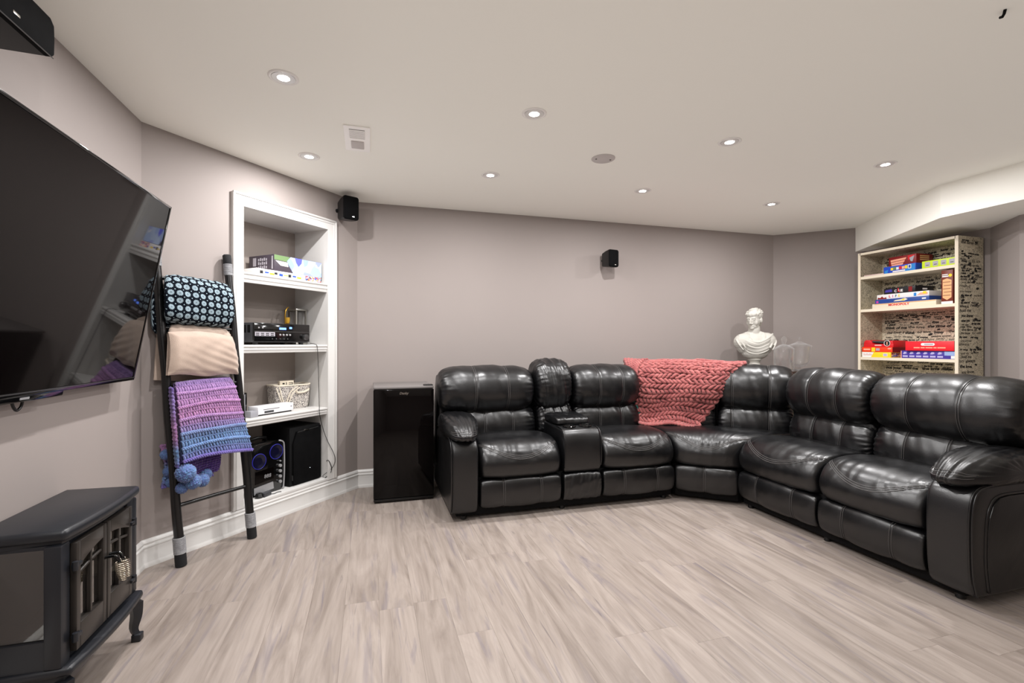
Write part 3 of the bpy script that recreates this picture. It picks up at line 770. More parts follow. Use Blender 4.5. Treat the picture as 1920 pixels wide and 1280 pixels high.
obj('plug', MB(NF).lathe([(0.0, 0.0), (0.022, 0.002), (0.026, 0.012), (0.018, 0.03), (0, 0.034)], (0.69, 0.028, 0.1583), 18), 'black_plastic', t)
obj('lead', MB(NF).tube(crom(np.array([(0.765, 0.018, 0.164), (0.79, 0.012, 0.161), (0.82, 0.02, 0.161), (0.84, 0.008, 0.161)]), 20, False), 0.0022, 6), 'black_plastic', t, 180)
cb = [(1.098, 0.03, 1.156), (1.112, -0.004, 1.150), (1.122, -0.016, 1.12), (1.130, -0.017, 0.95), (1.138, -0.017, 0.70), (1.150, -0.018, 0.60), (1.20, -0.02, 0.46), (1.262, -0.027, 0.34), (1.280, -0.028, 0.28), (1.262, -0.024, 0.235), (1.235, -0.008, 0.205), (1.20, 0.004, 0.185), (1.20, 0.016, 0.17), (1.215, 0.022, 0.163)]
obj('speaker_wire', MB(NF).tube(crom(np.array(cb), 120, False), 0.0021, 6), 'black_plastic', smooth=180, label='thin black wire hanging from the receiver shelf down past the subwoofer', cat='wire')
cb = [(1.211, -0.010, 0.285), (1.222, -0.014, 0.29), (1.236, -0.018, 0.27), (1.252, -0.02, 0.225), (1.246, -0.014, 0.19), (1.222, -0.003, 0.168), (1.205, 0.0, 0.162)]
obj('power_cord', MB(NF).tube(crom(np.array(cb), 60, False), 0.0028, 6), 'black_plastic', bpy.data.objects['subwoofer'], 180)
# ------------------------------------------------------------------ blanket ladder
lad = empty('blanket_ladder', nf(0.28, -0.157, 0), 'black wooden blanket ladder leaning on the angled wall, grey twine at its feet', 'ladder')
def ly(z): return -0.157 + 0.0735 * z
def lxl(z): return 0.104 - 0.036 * z
def edge_x(z, off, m=0.003): return lxl(z) + 0.021 + m - 0.557 * (off - (0.157 - 0.0735 * z))
def lxr(z): return 0.505 - 0.044 * z
for fx in (lxl, lxr):
    zs = np.linspace(0.10, 1.60, 24)
    wob = 0.0018 * np.sin(zs * 13 + (1 if fx is lxl else 3))
    rl = obj('rail', MB(NF).tube([(fx(z) + q, ly(z), z) for z, q in zip(zs, wob)], np.linspace(0.0225, 0.0195, 24), 14), 'ladder', lad, 60)
    obj('felt_foot', MB(NF).tube([(fx(z), ly(z), z) for z in (0.0005, 0.004, 0.03, 0.068)], [0.020, 0.0265, 0.0268, 0.0262], 16), 'felt', rl, 60)
    for z0, z1 in ((0.066, 0.150), (1.555, 1.622)):
        hel = []
        nt = int((z1 - z0) / 0.0058)
        for k in range(nt * 12 + 1):
            a = k * PI / 6; z = z0 + (z1 - z0) * k / (nt * 12); r = (0.0262 if z < 1 else 0.0222)
            hel.append((fx(z) + r * math.cos(a), ly(z) + r * math.sin(a), z))
        obj('twine_wrap', MB(NF).tube(hel, 0.0032, 5), 'twine', rl, 180)
    obj('end_cap', MB(NF).tube([(fx(z), ly(z), z) for z in (1.60, 1.61, 1.672, 1.678)], [0.019, 0.023, 0.023, 0.018], 16), 'felt', rl, 60)
for z in (0.310, 0.925, 1.235, 1.495):
    obj('rung', MB(NF).tube([(lxl(z), ly(z), z), ((lxl(z) + lxr(z)) / 2, ly(z), z + 0.002), (lxr(z), ly(z), z)], 0.0105, 10), 'ladder', lad, 60)

# dark daisy blanket
def fold(F, x0, x1, prof, nx, ns, endp, seed, wav, tilt=0.0, amp=0.004, shape=None, zc=None):
    G, at = cushion(x0, x1, prof, nx, ns, endp, amp=amp, seed=seed, waves=wav, puff=0.004, gather=0.12)
    xm = (x0 + x1) / 2
    if zc: tt = (G[..., 0] - x0) / (x1 - x0); xe = edge_x(zc, -G[..., 1]); G[..., 0] = xe + (x1 - xe) * tt
    G[..., 2] += tilt * (G[..., 0] - xm)
    if shape is not None: G = shape(G)
    P = crom(prof, ns); L = np.concatenate([[0], np.cumsum(np.linalg.norm(np.diff(P, axis=0), axis=1))])
    at_ = np.zeros(G.shape); at_[..., 0] = G[..., 0] / 0.0405; at_[..., 1] = L[None, :] / 0.0385
    return G, at_
pd = [(-0.10, 1.262), (-0.142, 1.285), (-0.150, 1.36), (-0.138, 1.45), (-0.105, 1.497), (-0.06, 1.512), (-0.022, 1.500), (-0.012, 1.43), (-0.012, 1.34), (-0.02, 1.28), (-0.055, 1.255)]
G, at_ = fold(NF, 0.03, 0.412, pd, 60, 90, 9, 3, 0.004, -0.06, zc=1.39)
t = empty('daisy_blanket', nf(0.23, -0.08, 1.255), 'folded dark navy blanket with pale daisy print on the top ladder rung', 'blanket')
obj('folded_body', MB(NF).grid(G, wv=True, attr=at_, capu=True), 'daisy', t, 180, attr='uvp')
p2 = [(-0.040, 1.215), (-0.048, 1.29), (-0.046, 1.38), (-0.038, 1.44), (-0.024, 1.42), (-0.020, 1.34), (-0.022, 1.25), (-0.03, 1.21)]
G, at_ = fold(NF, 0.028, 0.12, p2, 24, 60, 5, 5, 0.004)
obj('side_fold', MB(NF).grid(G, wv=True, attr=at_, capu=True), 'daisy', t, 180, attr='uvp')

# beige fleece
t = empty('beige_blanket', nf(0.23, -0.08, 0.96), 'folded plain beige fleece blanket on the middle ladder rung', 'blanket')
pb = [(-0.10, 0.992), (-0.135, 1.005), (-0.142, 1.09), (-0.130, 1.18), (-0.105, 1.228), (-0.066, 1.252), (-0.03, 1.235), (-0.018, 1.12), (-0.02, 1.02), (-0.05, 0.985)]
G, _ = fold(NF, 0.032, 0.410, pb, 60, 90, 10, 9, 0.003, -0.03, zc=1.12)
obj('folded_body', MB(NF).grid(G, wv=True, capu=True), 'fleece', t, 180)
na, nb_ = 70, 50
a, bb = np.meshgrid(np.linspace(0, 1, na), np.linspace(0, 1, nb_), indexing='ij')
xl, xr = edge_x(1.2, 0.16) + 0.022 - 0.010 * bb, 0.398 + 0.028 * bb
X = xl + (xr - xl) * a
Z = 1.212 - 0.222 * bb - 0.018 * a + 0.016 * np.sin(PI * a) * (1 - bb) + 0.006 * np.sin(9 * a) * bb
Yy = -0.150 - 0.020 * np.sin(PI * np.clip(bb * 1.1, 0, 1)) ** 0.7 - 0.012 * bb
dg = (a * 1.1 + bb * 0.9)
Yy += -0.0045 * np.sin(dg * 15 + 3 * np.sin(bb * 4)) * bb * (0.3 + a) - 0.0035 * np.sin((a - 1.7 * bb) * 20 + 1) * a * bb - 0.004 * np.sin(a * 7 + 2) * bb
edge = np.minimum(np.minimum(a, 1 - a) * 9, np.minimum(bb, 1 - bb) * 7); Yy += 0.02 * (1 - np.clip(edge, 0, 1)) ** 2
Gf = np.stack([X, Yy, Z], -1); Gb = np.stack([X, np.full_like(X, -0.128), Z], -1)
b = MB(NF); b.grid(Gf); b.grid(Gb)
obj('front_flap', b, 'fleece', t, 180, recalc=False)
a, bb = np.meshgrid(np.linspace(0, 1, 30), np.linspace(0, 1, 24), indexing='ij')
Gk = np.stack([0.034 + 0.275 * a + 0.024 * (1 - bb), -0.034 + 0.004 * np.sin(a * 12) * bb - 0.012 * bb, 1.23 - 0.265 * bb - 0.03 * a * bb], -1)
b = MB(NF); b.grid(Gk); b.grid(Gk + np.array([0, 0.006, 0]))
obj('back_flap', b, 'fleece', t, 180, recalc=False)

# knitted surfaces -----------------------------------------------------------
def knit(b, S, rows, cols, r, depth, attr=None, garter=True, nper=12, n=6, jit=0.0, seed=0):
    rs = np.random.RandomState(seed)
    for i in range(rows):
        th = np.linspace(0, 2 * PI * cols, cols * nper)
        sg = 1 if (i % 2 == 0 or not garter) else -1
        aa = np.clip((th / (2 * PI) + 0.22 * np.sin(2 * th)) / cols, 0, 1)
        bq = np.clip((i + 0.5 + 0.66 * np.cos(th + (PI if garter and i % 2 else 0))) / rows, 0, 1)
        dd = depth * (sg * np.cos(2 * th) * 0.6 + 0.4 * np.cos(th))
        pts = S(aa, bq, dd)
        if jit: pts = pts + rs.randn(*pts.shape) * jit
        at = None if attr is None else attr(aa, bq, i)
        b.tube(pts, r * (1 + 0.12 * np.sin(th * 0.37 + i)), n, attr=at)

PUR = [(0.0, (92, 74, 132)), (0.12, (128, 110, 164)), (0.3, (138, 116, 170)), (0.45, (164, 124, 170)), (0.62, (176, 126, 168)), (0.72, (148, 126, 174)), (0.8, (98, 136, 174)), (0.92, (110, 140, 184)), (1.0, (108, 98, 164))]
def pcol(bq):
    ks = [k for k, _ in PUR]; cs = np.array([lin((c[0] / 255, c[1] / 255, c[2] / 255)) for _, c in PUR])
    return np.stack([np.interp(bq, ks, cs[:, k]) for k in range(3)], -1)
cr = empty('crochet_blanket', nf(0.22, -0.15, 0.38), 'purple, pink and blue crochet blanket with pompoms on the third ladder rung', 'blanket')
pathf = crom(np.array([(-0.035, 0.80), (-0.05, 0.92), (-0.085, 0.952), (-0.135, 0.935), (-0.165, 0.86), (-0.185, 0.74), (-0.20, 0.62), (-0.205, 0.535)]), 60, False)
def Sfront(a, b_, d):
    f = np.clip(b_, 0, 1) * 59; y = np.interp(f, np.arange(60), pathf[:, 0]); z = np.interp(f, np.arange(60), pathf[:, 1])
    xl = edge_x(z, -y) + 0.012 + 0.010 * b_; xr = 0.372 + 0.098 * b_ ** 1.5
    x = xl + (xr - xl) * a
    z = z - 0.016 * np.sin(PI * a) * b_ * -1 + (a - 0.5) * (0.02 - 0.03 * b_)
    y = y - d - 0.010 * np.sin(PI * a) - 0.006 * np.sin(a * 9 + b_ * 3) * b_
    return np.stack([x, y, z], -1)
b = MB(NF)
rsc = np.random.RandomState(8)
nb2 = 17
for k in range(nb2):
    q0, q1 = 0.03 + 0.955 * k / nb2, 0.03 + 0.955 * (k + 1) / nb2
    npost = 25
    for m in range(npost):
        a0 = (m + 0.5) / npost + rsc.randn() * 0.002
        tt = np.linspace(0, 1, 5)
        pts = Sfront(a0 + 0.020 * (tt - 0.5) * (1 if k % 2 else 0.6), q0 + (q1 - q0) * (tt * 1.1 - 0.05), 0.004 + 0.004 * np.sin(PI * tt))
        b.tube(pts, (0.0056 + 0.0006 * rsc.rand()) * (0.8 + 0.3 * np.sin(PI * tt)), 5, attr=pcol(np.full(5, (q0 + q1) / 2)) * (0.9 + 0.2 * rsc.rand()))
    th = np.linspace(0, 1, 150)
    big = k % 2 == 0
    for c2 in range(2):
        an_ = th * 2 * PI * 17 + c2 * PI
        q = q1 + 0.006 * np.sin(th * 5 + k) + (0.009 if big else 0.005) * np.sin(an_)
        b.tube(Sfront(th, q, (0.011 if big else 0.006) + 0.004 * np.cos(an_)), 0.0052 if big else 0.0036, 5, attr=pcol(np.full(150, min(q1 + 0.02, 1))) * (1.12 if big else 0.9))
aa, qq = np.meshgrid(np.linspace(0, 1, 20), np.linspace(0, 1, 40), indexing='ij')
g = Sfront(aa, qq, np.full(aa.shape, -0.012)); b.grid(g, attr=pcol(qq) * 0.22)  # backing sheet in darkened yarn colour: shade between stitches painted in
obj('front_panel', b, 'yarn', cr, 180, recalc=False, attr='col')
# inner layers that hang lower, and the side edge of the fold
def Sin(a, b_, d):
    x = 0.085 + 0.215 * a + 0.02 * b_; z = 0.56 - (0.155 - 0.045 * a) * b_; y = -0.175 + 0.055 * b_ - d - 0.008 * np.sin(8 * a)
    return np.stack([x, y, z], -1)
b = MB(NF); purp = lambda a, q, i: np.tile(np.array(lin((70 / 255, 46 / 255, 104 / 255))), (len(a), 1))
knit(b, Sin, 8, 15, 0.0075, 0.007, attr=purp, garter=False, nper=10, n=5, jit=0.0008)
g = Sin(aa, qq, np.full(aa.shape, -0.012)); b.grid(g, attr=np.tile(np.array((0.03, 0.02, 0.08)), (20, 40, 1)))  # darker backing paints the shade behind these purple stitches
obj('inner_layer', b, 'yarn', cr, 180, recalc=False, attr='col')
def Sside(a, b_, d):
    z = 0.925 - 0.40 * b_; y = -0.05 - 0.105 * a - 0.03 * b_; off = 0.075 + 0.095 * a + 0.03 * b_; y = -off; x = np.maximum(edge_x(z, off) + 0.004, 0) - 0.012 * np.sin(PI * a) - d * 0.4
    return np.stack([x, y, z], -1)
b = MB(NF); knit(b, Sside, 20, 5, 0.0066, 0.006, attr=lambda a, q, i: pcol(q) * (0.75 if i % 3 else 1.1), garter=False, nper=10, n=5, jit=0.0008)
g = Sside(aa, qq, np.full(aa.shape, -0.012)); b.grid(g, attr=pcol(qq) * 0.3)  # yarn colour dimmed on the backing, gap shade painted in
obj('fold_edge', b, 'yarn', cr, 180, recalc=False, attr='col')
def Sback(a, b_, d):
    x = 0.066 + 0.27 * a - 0.005 * b_ + 0.02 * np.sin(PI * b_); z = 0.62 - 0.215 * b_; y = -0.042 - 0.02 * b_ - d
    return np.stack([x, y, z], -1)
b = MB(NF); knit(b, Sback, 9, 15, 0.0072, 0.007, attr=lambda a, q, i: pcol(np.clip(0.55 + 0.45 * q, 0, 1)), garter=False, nper=9, n=5, jit=0.0008)
g = Sback(aa, qq, np.full(aa.shape, -0.01)); b.grid(g, attr=pcol(0.6 + qq * 0.4) * 0.4)  # dimmed backing again, painted shade in the gaps of the rear layer
obj('back_layer', b, 'yarn', cr, 180, recalc=False, attr='col')
def pompom(c, r, seed):
    rs = np.random.RandomState(seed); b = MB(NF)
    bm = bmesh.new(); bmesh.ops.create_icosphere(bm, subdivisions=5, radius=1)
    for v_ in bm.verts: v_.co *= r * (0.80 + 0.27 * rs.rand() ** 1.3)
    T = np.eye(4); T[:3, 3] = c
    b.bm(bm, 0, T); n = len(b.v[0])
    base = np.array(lin((98 / 255, 144 / 255, 182 / 255))); alt = np.array(lin((104 / 255, 100 / 255, 166 / 255)))
    m = rs.rand(n, 1) ** 1.5; b.a = [base * (1 - m) + alt * m]; b.ha = True
    return b
for k, (x, y, z, r) in enumerate([(0.096, -0.208, 0.490, 0.047), (0.142, -0.19, 0.432, 0.040), (0.205, -0.165, 0.420, 0.036), (0.105, -0.16, 0.405, 0.03), (0.245, -0.135, 0.44, 0.030), (0.078, -0.072, 0.575, 0.028), (0.088, -0.075, 0.485, 0.026), (0.098, -0.078, 0.425, 0.026)]):
    obj('pompom', pompom((x, y, z), r, k), 'yarn', cr, 180, recalc=False, attr='col')

# ------------------------------------------------------------------ wall television (tilted) and centre speaker
tilt = math.degrees(math.atan2(0.151, 0.812))
tb = np.array([-1.05, 1.90, 0.985])
ct_, st_ = math.cos(rad(tilt)), math.sin(rad(tilt))
TVF = frame(tb, (0, 1, 0), (-ct_, 0, st_), (st_, 0, ct_))       # local x along the wall, z up the screen, -y out of it
TW, TH = 1.46, 0.826
tv = empty('television', tuple(tb), 'large black flat television mounted on the left wall and tilted down', 'television')
obj('housing', MB(TVF).box(-TW / 2, TW / 2, 0.004, 0.03, 0, TH, bev=0.003), 'black_plastic', tv)
obj('rear_bulge', MB(TVF).box(-0.5, 0.5, 0.03, 0.065, 0.05, 0.52, bev=0.015), 'black_plastic', tv)
obj('screen', MB(TVF).box(-TW / 2 + 0.011, TW / 2 - 0.011, 0.0, 0.005, 0.014, TH - 0.010), 'screen', tv, 0)
b = MB(TVF)
b.box(-TW / 2, TW / 2, -0.003, 0.006, TH - 0.010, TH, bev=0.0015); b.box(-TW / 2, -TW / 2 + 0.011, -0.003, 0.006, 0, TH, bev=0.0015)
b.box(TW / 2 - 0.011, TW / 2, -0.003, 0.006, 0, TH, bev=0.0015); b.box(-TW / 2, TW / 2, -0.003, 0.006, 0.0, 0.014, bev=0.0015)
obj('bezel', b, 'black_gloss', tv)
obj('lower_trim', MB(TVF).box(-TW / 2 + 0.002, TW / 2 - 0.002, -0.0045, -0.002, 0.010, 0.0145, bev=0.0008), 'gunmetal', tv)
obj('sensor_bar', MB(TVF).box(-0.12, 0.20, -0.002, 0.025, -0.018, 0.002, bev=0.003), 'black_gloss', tv)
obj('brand_badge', MB(TVF).box(-0.025, 0.018, -0.0035, -0.001, -0.010, -0.003), 'silver', tv, 0)
obj('pull_strap', MB(TVF).tube(crom(np.array([(-0.035, 0.012, -0.012), (-0.02, 0.012, -0.034), (0.0, 0.012, -0.048), (0.016, 0.012, -0.036), (0.016, 0.012, -0.012)]), 30, False), 0.0045, 6), 'black_plastic', tv, 180)
obj('wall_bracket', MB().box(-1.122, -1.02, 1.72, 2.08, 1.20, 1.55, bev=0.005), 'black_matte', tv)
SF = rotz((-0.955, 0, 0), 0)
cs = empty('centre_speaker', (-1.0, 1.6, 2.0), 'black wedge-shaped centre speaker mounted above the television', 'speaker')
b = MB()
y0, y1 = 1.36, 1.842
ring0 = [(-0.965, y0, 2.045), (-0.965, y1, 2.045), (-0.965, y1, 2.152), (-0.965, y0, 2.152)]
ring1 = [(-1.09, y0 + 0.06, 2.02), (-1.09, y1 - 0.06, 2.02), (-1.09, y1 - 0.05, 2.135), (-1.09, y0 + 0.05, 2.135)]
b.add(ring0 + ring1, [(0, 1, 2, 3), (7, 6, 5, 4), (0, 4, 5, 1), (1, 5, 6, 2), (2, 6, 7, 3), (3, 7, 4, 0)])
obj('cabinet', b, 'black_plastic', cs, 0)
gp = [(y0 - 0.004, 2.052), (y0 + 0.008, 2.040), (y1 - 0.008, 2.040), (y1 + 0.004, 2.052), (y1 + 0.006, 2.10), (y1 + 0.004, 2.142), (y1 - 0.014, 2.158), (y0 + 0.014, 2.158), (y0 - 0.004, 2.142)]
obj('grille', MB().extr(gp, -0.966, -0.945, 'x', bev=0.004), 'grille', cs)
obj('chrome_line', MB().tube([(-0.947, y0, 2.0405), (-0.947, y1, 2.0405)], 0.0018, 6), 'gunmetal', cs)
obj('logo_badge', MB().box(-0.9455, -0.9435, 1.662, 1.690, 2.066, 2.074, bev=0.0008), 'chrome', cs)
obj('wall_mount', MB().box(-1.123, -1.085, 1.55, 1.65, 2.03, 2.11), 'black_matte', cs, 0)
obj('mount_knob', MB().lathe([(0, 0), (0.014, 0.002), (0.014, 0.018), (0, 0.02)], (-1.117, 1.63, 2.02), 16, axis='x'), 'silver', cs)

# small satellite speakers
def satellite(F, label, s=1.0):
    o = F[:3, 3]; t = empty('satellite_speaker', tuple(o), label, 'speaker')
    w_, h_ = 0.052 * s, 0.078 * s
    prof = []
    rings = []
    for yv, sx, sz in ((0.05, 0.72, 0.80), (0.0, 0.88, 0.93), (-0.05, 1.0, 1.0), (-0.065, 1.0, 1.0)):
        p = rrect(w_ * sx, h_ * sz, 0.014 * s); p[:, 0] *= 1 + 0.03 * np.cos(p[:, 1] / h_ * PI / 2)
        rings.append(np.stack([p[:, 0], np.full(len(p), yv * s), p[:, 1]], 1))
    obj('cabinet', MB(F).grid(np.array(rings), wv=True, capu=True), 'black_plastic', t, 40)
    rings = []
    for yv, k in ((-0.064, 1.0), (-0.072, 0.985), (-0.077, 0.94), (-0.079, 0.5)):
        p = rrect(w_ * k, h_ * k, 0.014 * s); p[:, 0] *= 1 + 0.05 * np.cos(p[:, 1] / h_ * PI / 2)
        rings.append(np.stack([p[:, 0], np.full(len(p), yv * s), p[:, 1]], 1))
    obj('grille', MB(F).grid(np.array(rings), wv=True, capu=True), 'grille', t, 40)
    obj('logo_badge', MB(F).box(0.002 * s, 0.018 * s, -0.0805 * s, -0.0775 * s, -0.062 * s, -0.057 * s), 'chrome', t, 0)
    return t
sp = satellite(NF @ frame((1.335, -0.085, 2.165), (math.cos(rad(-20)), math.sin(rad(-20)), 0), (-math.sin(rad(-20)), math.cos(rad(-20)), 0)), 'small black speaker high on the angled wall above the built-in shelves', 1.12)
obj('wall_bracket', MB(NF).tube([(1.33, -0.05, 2.165), (1.325, -0.02, 2.165), (1.32, 0.0, 2.165)], 0.014, 10), 'black_matte', sp)
sp = satellite(frame((2.095, 3.958, 1.925), (math.cos(rad(12)), math.sin(rad(12)), 0), (-math.sin(rad(12)), math.cos(rad(12)), 0)), 'small black speaker alone on the middle of the back wall', 1.0)
obj('wall_bracket', MB().tube([(2.085, 4.0, 1.925), (2.08, 4.03, 1.925), (2.08, 4.048, 1.925)], 0.014, 10), 'black_matte', sp)

# ------------------------------------------------------------------ electric stove
st = empty('electric_stove', (-0.98, 1.98, 0), 'black freestanding electric stove with arched double doors by the left wall', 'stove')
def bow(t_, base=-0.862, amt=0.016): return base + amt * (1 - ((t_ - 1.975) / 0.24) ** 2)
def slab(z0, z1, grow, tpad, bev, name, m):
    ts = np.linspace(1.735 - tpad, 2.215 + tpad, 17)
    poly = [(bow(t_) + grow, t_) for t_ in ts] + [(-1.108, 2.228 + tpad * 0.4), (-1.108, 1.722 - tpad * 0.4)]
    return obj(name, MB().extr(poly, z0, z1, 'z', bev=bev), m, st, 50)
slab(0.566, 0.600, 0.0, 0.0, 0.012, 'top_slab', 'stove')
slab(0.552, 0.568, -0.018, -0.014, 0.003, 'top_moulding', 'stove')
slab(0.165, 0.192, 0.012, 0.0, 0.010, 'base_ledge', 'stove')
slab(0.145, 0.166, -0.012, -0.012, 0.003, 'base_moulding', 'stove')
b = MB()
for t_ in (1.752, 2.198):                                  # corner columns
    b.box(-0.918, -0.872, t_ - 0.018, t_ + (0.030 if t_ < 2 else 0.018), 0.19, 0.556, bev=0.008)
    if t_ > 2: b.box(-0.918, -0.874, 2.142, t_, 0.19, 0.556, bev=0.006)
for t_ in (1.752, 2.198): b.box(-1.105, -1.045, t_ - 0.012, t_ + 0.012, 0.19, 0.556, bev=0.003)
for t_ in (1.752, 2.198):
    b.box(-1.05, -0.90, t_ - 0.012, t_ + 0.012, 0.19, 0.275); b.box(-1.05, -0.90, t_ - 0.012, t_ + 0.012, 0.545, 0.556)
b.box(-1.105, -1.095, 1.75, 2.2, 0.19, 0.556)
b.box(-1.10, -0.89, 1.76, 2.19, 0.19, 0.20); b.box(-0.905, -0.885, 1.76, 2.19, 0.19, 0.215); b.box(-0.905, -0.885, 1.76, 2.19, 0.535, 0.556)
obj('body_frame', b, 'stove', st, 40)
for t_ in (1.752, 2.198): obj('side_glass', MB().box(-1.046, -0.916, t_ - 0.003, t_ + 0.003, 0.274, 0.546), 'stove_glass', st, 0)
obj('firebox_liner', MB().box(-1.094, -1.086, 1.77, 2.18, 0.2, 0.55), 'black_matte', st, 0)
b = MB()
for k in range(3): b.tube([(-0.98 - 0.03 * k, 1.84 + 0.03 * k, 0.235 + 0.02 * (k % 2)), (-1.0 - 0.02 * k, 2.11 - 0.02 * k, 0.24 + 0.02 * k)], 0.018, 8)
obj('log_set', b, 'black_matte', st, 180)
obj('log_grate', MB().box(-1.05, -0.95, 1.80, 2.15, 0.2, 0.215, bev=0.003), 'dark_grey', st)
def door(t0, t1, hinge):
    # panel with an arched window cut out, mullion and cross bars; built in (t,z) and extruded along x
    xx = -0.872
    yaw = 0.0
    F = frame((xx, (t0 + t1) / 2, 0), (math.sin(yaw), math.cos(yaw), 0), (-math.cos(yaw), math.sin(yaw), 0))
    hw = (t1 - t0) / 2 - 0.0015
    d = bpy.data.objects
    z0, z1 = 0.214, 0.543
    b = MB(F)
    st_w = 0.022
    b.box(-hw, -hw + st_w, -0.014, 0.004, z0, z1, bev=0.002); b.box(hw - st_w, hw, -0.014, 0.004, z0, z1, bev=0.002)
    b.box(-hw + st_w, hw - st_w, -0.014, 0.004, z0, 0.290, bev=0.002)
    # arched head: outer top flat, underside an arc that rises toward the meeting stile
    n = 10; xs = np.linspace(-hw + st_w, hw - st_w, n); up = (xs + hw) / (2 * hw); up = up if hinge < 0 else 1 - up
    lo = 0.462 + 0.040 * np.sin(up * PI / 2)
    poly = [(x, z) for x, z in zip(xs, lo)] + [(hw - st_w, z1), (-hw + st_w, z1)]
    b.extr(poly, -0.014, 0.004, 'y', bev=0.0015)
    pn = obj('door', b, 'stove_door', st, 40)
    zt = 0.462 + 0.040 * math.sin(PI / 4) + 0.004
    obj('mullion', MB(F).box(-0.005, 0.005, -0.011, 0.001, 0.286, zt + 0.004, bev=0.0015), 'stove_door', pn)
    zc = 0.436
    q = np.array([(x, zc + 0.024 * math.sin(u * PI / 2)) for x, u in zip(xs, up)])
    obj('cross_bar', MB(F).tube([(x, -0.005, z) for x, z in q], 0.0052, 8), 'stove_door', pn, 60)
    obj('pane', MB(F).box(-hw + st_w - 0.002, hw - st_w + 0.002, 0.0, 0.002, 0.286, zt + 0.012), 'door_glass', pn, 0)
    for z in (0.262, 0.478):
        obj('hinge', MB(F).box(hinge * hw - 0.016, hinge * hw + 0.016, -0.022, -0.006, z - 0.006, z + 0.006, bev=0.002).lathe([(0.0, -0.014), (0.008, -0.013), (0.008, 0.013), (0.0, 0.014)], (hinge * (hw + 0.012), -0.016, z), 12), 'stove', pn)
    m = -hinge * (hw - 0.012); zh = 0.428
    hd = obj('handle', MB(F).tube(crom(np.array([(m, -0.010, zh), (m, -0.034, zh + 0.003), (m, -0.045, zh), (m + 0.002 * -hinge, -0.052, zh - 0.014), (m, -0.055, zh - 0.022)]), 20, False), 0.0055, 8), 'black_gloss', pn, 180)
    hel = []
    for k in range(10 * 12 + 1):
        f = k / 120; a = f * 10 * 2 * PI; r = 0.007 + 0.0075 * math.sin(PI * min(1, 0.25 + f * 0.7)) ** 1.2
        hel.append((m + r * math.cos(a), -0.055 - 0.010 * f + r * math.sin(a) * 1.0, zh - 0.020 - 0.062 * f))
    obj('coil_grip', MB(F).tube(hel, 0.0019, 6), 'spring', hd, 180)
door(1.782, 1.960, -1)
door(1.962, 2.140, 1)
for t_ in (1.748, 2.202):
    for s_, x in ((1, -0.872), (-1, -1.085)):
        b = MB(); pts = crom(np.array([(x, t_, 0.150), (x + 0.002 * s_, t_, 0.10), (x - 0.006 * s_, t_, 0.05), (x + 0.004 * s_, t_, 0.022)]), 14, False)
        b.tube(pts, np.linspace(0.026, 0.013, 14), 4); b.box(x - 0.016 + 0.006 * s_, x + 0.016 + 0.006 * s_, t_ - 0.016, t_ + 0.016, 0.0, 0.028, bev=0.004)
        obj('leg', b, 'stove', st, 30)

# ------------------------------------------------------------------ mini fridge
fr = empty('mini_fridge', (0.245, 3.8, 0), 'glossy black mini fridge between the corner and the sofa arm', 'fridge')
obj('cabinet', MB().box(0.030, 0.452, 3.635, 4.02, 0.02, 0.822, bev=0.006), 'black_gloss', fr)
obj('top_cover', MB().box(0.024, 0.456, 3.59, 4.02, 0.823, 0.842, bev=0.006), 'fridge_top', fr)
obj('door', MB().box(0.024, 0.456, 3.578, 3.632, 0.034, 0.822, bev=0.008), 'screen', fr)
obj('hinge_cover', MB().box(0.385, 0.452, 3.60, 3.66, 0.838, 0.850, bev=0.003), 'black_plastic', fr)
obj('kick_plate', MB().box(0.026, 0.454, 3.586, 3.63, 0.012, 0.030, bev=0.003), 'black_plastic', fr)
obj('brand_lettering', MB().text('Danby', 0.238, 0.792, 0.024, 3.5775, shear=0.25, bold=0.0008), 'chrome', fr, 0)
for x in (0.05, 0.43):
    for y in (3.62, 4.0): obj('foot', MB().lathe([(0.014, 0.0), (0.016, 0.004), (0.014, 0.02)], (x, y, 0.0), 12), 'black_plastic', fr)
# ------------------------------------------------------------------ leather sectional
sofa = empty('sectional_sofa', (1.9, 3.0, 0), 'large black leather L-shaped reclining sectional sofa with padded arms and console', 'sofa')
LF = frame((0.49, 3.06, 0), (1, 0, 0), (0, 1, 0))
RF = frame((2.50, 2.81, 0), (0, -1, 0), (1, 0, 0))
wdx = np.array([0.335, -0.28]); WW = np.linalg.norm(wdx); wdx /= WW
WF_ = frame((2.165, 3.075, 0), (wdx[0], wdx[1], 0), (-wdx[1], wdx[0], 0))
HEAD = [(0.44, 0.655), (0.375, 0.715), (0.352, 0.80), (0.378, 0.90), (0.455, 0.962), (0.55, 0.978), (0.645, 0.94), (0.675, 0.84), (0.64, 0.70), (0.54, 0.645)]
LUMB = [(0.415, 0.44), (0.392, 0.53), (0.42, 0.625), (0.49, 0.685), (0.60, 0.66), (0.63, 0.52), (0.60, 0.42), (0.48, 0.405)]
SEAT = [(0.52, 0.462), (0.40, 0.486), (0.25, 0.498), (0.11, 0.487), (0.025, 0.445), (-0.018, 0.37), (-0.008, 0.298), (0.035, 0.268), (0.15, 0.262), (0.40, 0.27), (0.54, 0.30), (0.56, 0.40)]
FOOT = [(0.03, 0.258), (-0.004, 0.240), (-0.016, 0.17), (-0.004, 0.10), (0.025, 0.072), (0.10, 0.072), (0.13, 0.16), (0.10, 0.255)]
def shift(p, dy=0, dz=0, k=1.0): return [(y * k + dy, z + dz) for y, z in p]
def cline(G_at, u, s0, s1, off, n=26): return [G_at(u, s, off) for s in np.linspace(s0, s1, n)]
def front_range(prof, y_max):
    P = crom(prof, 96); return P
